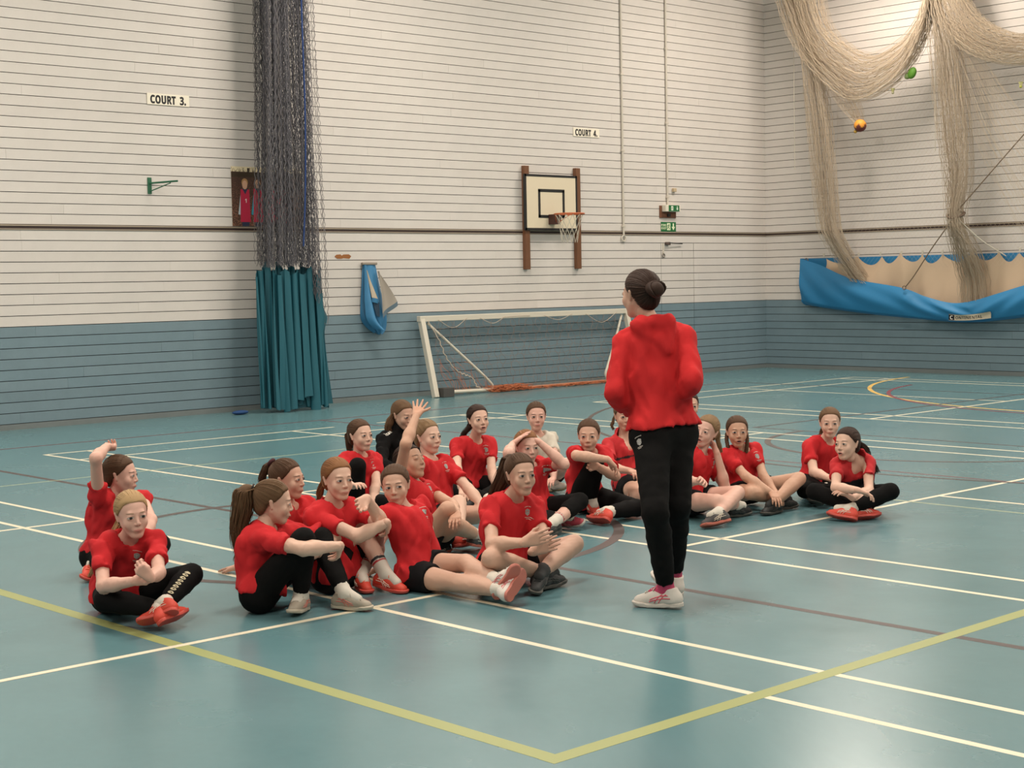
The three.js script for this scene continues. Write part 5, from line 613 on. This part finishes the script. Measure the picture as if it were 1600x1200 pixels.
const LOOK = {
  g1: { yaw: 72, pitch: -4, hair: HAIR.brown, tie: [0, -0.2, -1], tail: { len: 0.05, out: 0.02, r: 0.02, n: 26 }, legs: 'leggings', shoe: 'red', skin: SKIN.pink, hem: 0.02, sleeve: 0.3, crest: false, hand: { R: 'curled' }, palm: { R: 'a' }, label: 'person in red T-shirt with one arm bent over the head, behind the leftmost front sitter' },
  g2: { yaw: 16, pitch: -4, roll: 4, hs: 1.0, hair: HAIR.blonde, tie: [0, -0.1, -1], tail: { len: 0.3, out: 0.03, side: -0.17, fall: -0.07, r: 0.024 }, legs: 'leggings', legPrint: 'L', shoe: 'red', skin: SKIN.pink, hand: { R: 'curled', L: 'curled' }, palm: { R: 'c', L: 'a' }, label: 'person sitting cross-legged at front left in red T-shirt and black leggings with pale leg print' },
  g3: { yaw: 88, pitch: -8, hair: HAIR.light, tie: [0, 0.42, -1], tail: { len: 0.36, out: 0.05, side: -0.05, r: 0.062, wave: 0.014, n: 110 }, legs: 'leggings', sock: 'white', shoe: 'grey', skin: SKIN.fair, flat: 1, crest: false, hem: 0.0, palm: { R: 'l', L: 'l' }, label: 'person in profile hugging black-legginged knees, wearing grey trainers' },
  g4: { yaw: 62, pitch: 0, hair: HAIR.brown, tie: [0, 0.75, -0.9], tail: { len: 0.12, out: 0.04, side: -0.05, r: 0.03 }, scrunchie: [0.05, 0.006, 0.01], legs: 'leggings', shoe: 'red', flat: 1, skin: SKIN.mid, hand: { R: 'flat' }, label: 'person in red T-shirt leaning back on one hand behind the grey-trainered sitter' },
  g5: { yaw: 28, pitch: -2, hair: HAIR.ginger, tie: [0, 0.0, -1], tail: { len: 0.12, out: 0.025, side: -0.05, r: 0.026 }, legs: 'shorts', sock: 'stripe', shoe: 'red', flat: 1, skin: SKIN.fair, crest: false, palm: { R: 'l', L: 'c' }, hand: { L: 'relaxed' }, look: 0.3, label: 'person in red T-shirt with bare crossed shins, striped socks and red trainers' },
  g6: { yaw: -8, pitch: -2, roll: 6, hair: HAIR.brown, tie: [0, 0.3, -1], look: 0.9, bun: 0.02, legs: 'shorts', sock: 'white', shoe: 'white', skin: SKIN.mid, bow: -0.01, hem: -0.05, footUp: 0, label: 'person leaning back with bare legs stretched out and white trainer soles showing' },
  g7: { yaw: 52, pitch: 18, roll: -6, shut: 1, hair: HAIR.dark, tie: [0, -0.2, -1], loose: [[[[-0.03, 0.0, -0.09], [-0.04, -0.08, -0.11], [-0.03, -0.16, -0.1]], 0.03, 30]], legs: 'shorts', shoe: 'multi', skin: SKIN.tan, sock: 'white', sleeve: 0.32, hand: { R: 'spread' }, palm: { R: 'c', L: 'd' }, label: 'person with closed eyes raising one open hand high' },
  g8: { yaw: 44, pitch: 2, hair: HAIR.fair, tie: [0, 0.75, -0.8], bun: 0.024, legs: 'shorts', shoe: 'red', skin: SKIN.fair, label: 'person in red T-shirt behind the raised hand, one straight arm to the knee' },
  g9: { yaw: 38, pitch: 2, hair: HAIR.brown, tie: [0, 0.1, -1], tail: { len: 0.2, out: 0.03, side: 0.03, fall: -0.05, r: 0.03, n: 40 }, legs: 'leggings', shoe: 'black', skin: SKIN.fair, label: 'person in red T-shirt with one black-legginged knee drawn up, back row left' },
  g10: { yaw: 42, pitch: -12, hair: HAIR.light, tie: [0, 0.2, -1], loose: [[[[0.06, 0.0, -0.05], [0.08, -0.08, -0.05], [0.085, -0.17, -0.02]], 0.03, 26], [[[-0.06, 0.0, -0.05], [-0.09, -0.08, -0.05], [-0.1, -0.17, -0.03]], 0.035, 34], [[[0, 0, -0.09], [-0.02, -0.09, -0.1], [-0.03, -0.18, -0.08]], 0.04, 30]], top: 'jacket', print: [sleeveTex, 'R', 0.02, 0.095, 0.045], legs: 'leggings', shoe: 'black', skin: SKIN.mid, label: 'person in black zip jacket with white sleeve lettering' },
  g11: { yaw: 22, pitch: 4, roll: 3, open: 1, hair: HAIR.dark, tie: [0, -0.15, -1], tail: { len: 0.14, out: 0.04, side: -0.09, r: 0.03, wave: 0.012 }, legs: 'leggings', shoe: 'black', skin: SKIN.fair, hem: 0.01, label: 'person in red T-shirt with mouth open, kneeling upright in the back row' },
  g12: { yaw: 6, pitch: 0, hair: HAIR.brown, tie: [0, 0.1, -1], bun: 0.02, top: 'white', legs: 'shorts', shoe: 'tan', sock: 'white', skin: SKIN.pink, look: 0.2, label: 'person in a white T-shirt at the back of the group' },
  g13: { yaw: 24, pitch: -2, hair: HAIR.ginger, tie: [0, 0.4, -1], bun: 0.018, legs: 'capri', sock: 'stripe', shoes: { R: 'pink', L: 'black' }, shoe: 'black', skin: SKIN.pink, hand: { R: 'flat', L: 'flat' }, palm: { R: 'd', L: 'd' }, open: 0, label: 'person with both hands on top of the head' },
  g14: { yaw: 26, pitch: 0, hair: HAIR.brown, tie: [0, 0.65, -0.9], tail: { len: 0.36, out: 0.05, side: -0.13, r: 0.05, wave: 0.014, n: 80 }, legs: 'shorts', shoe: 'black', sock: 'ankle', darkSock: 1, skin: SKIN.mid, hand: { R: 'flat', L: 'flat' }, palm: { R: 'a', L: 'c' }, label: 'person in front sitting cross-legged with bare knees and hands together clapping' },
  g15: { yaw: -4, pitch: -2, hair: HAIR.brown, tie: [0.2, 0.2, -1], bun: 0.022, legs: 'leggings', sock: 'stripe', shoe: 'red', skin: SKIN.mid, crest: false, hand: { R: 'relaxed', L: 'relaxed' }, palm: { R: 'd', L: 'c' }, footK: 1, label: 'person resting chin on folded arms over one raised black-legginged knee' },
  g16: { yaw: 12, pitch: -4, hair: HAIR.light, tie: [0, 0.2, -1], loose: [[[[0.05, 0.01, -0.05], [0.085, -0.06, -0.03], [0.09, -0.12, -0.02]], 0.014, 12], [[[-0.06, 0.01, -0.04], [-0.088, -0.06, -0.03], [-0.09, -0.12, -0.02]], 0.014, 12]], top: 'polo', vneck: 1, crest: false, bands: [[0.1, 0.116], [0.2, 0.216]], legs: 'shorts', shoe: 'red', skin: SKIN.mid, label: 'person in red collared shirt with black bands, half hidden behind the coach' },
  g17: { yaw: 10, pitch: 0, hair: HAIR.dark, tie: [0, 0.2, -1], bun: 0.02, legs: 'leggings', shoe: 'black', crest: false, skin: SKIN.mid, label: 'person almost wholly hidden behind the coach, only the side of the head showing' },
  g18: { yaw: -24, pitch: 4, roll: -14, open: 1, hair: HAIR.fair, tie: [0, 0.2, -1], tail: { len: 0.16, out: 0.03, side: 0.02, fall: -0.06, r: 0.02 }, legs: 'shorts', shoes: { R: 'black', L: 'multi' }, shoe: 'black', skin: SKIN.pink, hand: { L: 'relaxed' }, palm: { L: 'l', R: 'c' }, label: 'person in red T-shirt cupping one hand behind the ear, right of the coach' },
  g19: { yaw: 8, pitch: 0, open: 1, hair: HAIR.brown, tie: [0, -0.1, -1], braids: 1, legs: 'shorts', shoe: 'black', darkSock: 1, skin: SKIN.tan, palm: { R: 'd', L: 'd' }, label: 'person with two braids and arms reaching down to crossed ankles' },
  g20: { yaw: 4, pitch: -2, hair: HAIR.light, tie: [0, 0.05, -1], tail: { len: 0.1, out: 0.03, side: -0.07, r: 0.022 }, legs: 'leggings', shoe: 'black', crest: false, skin: SKIN.fair, label: 'person in red T-shirt sitting behind the rightmost sitter' },
  g21: { yaw: -34, pitch: 2, roll: 4, open: 1, hair: HAIR.dark, tie: [0, 0.0, -1], tail: { len: 0.2, out: 0.06, side: 0.1, r: 0.03, wave: 0.02, n: 50 }, top: 'polo', vneck: 1, crest: false, bands: [[0.06, 0.17]], legs: 'leggings', sock: 'white', shoe: 'red', skin: SKIN.fair, palm: { R: 'd', L: 'd' }, sleeve: 0.5, label: 'rightmost person sitting cross-legged in red collared top with a black front panel' },
  coach: { yaw: -140, pitch: 0, hs: 1.06, hair: HAIR.dark, tie: [0.12, 0.0, -1], bun: 0.04, top: 'hoodie', legs: 'pants', shoe: 'coach', sock: 'pink', flat: 1, skin: SKIN.mid, bow: 0.0, girth: 1.22, hem: 0.015, cell: 0.0125, crest: false, wr: 0.008, footK: 1.1, thighPrint: 'L', hand: { R: 'curled', L: 'curled' }, palm: { R: 'd', L: 'd' }, label: 'standing coach seen from behind in red hooded top and black track pants' },
};
for (const id in LOOK) { const p = POSE[id], l = LOOK[id]; person({ ...p, ...l, yaw: p.az + l.yaw, group: id === 'coach' ? undefined : SEATED }); }
renderer.render(scene, camera);
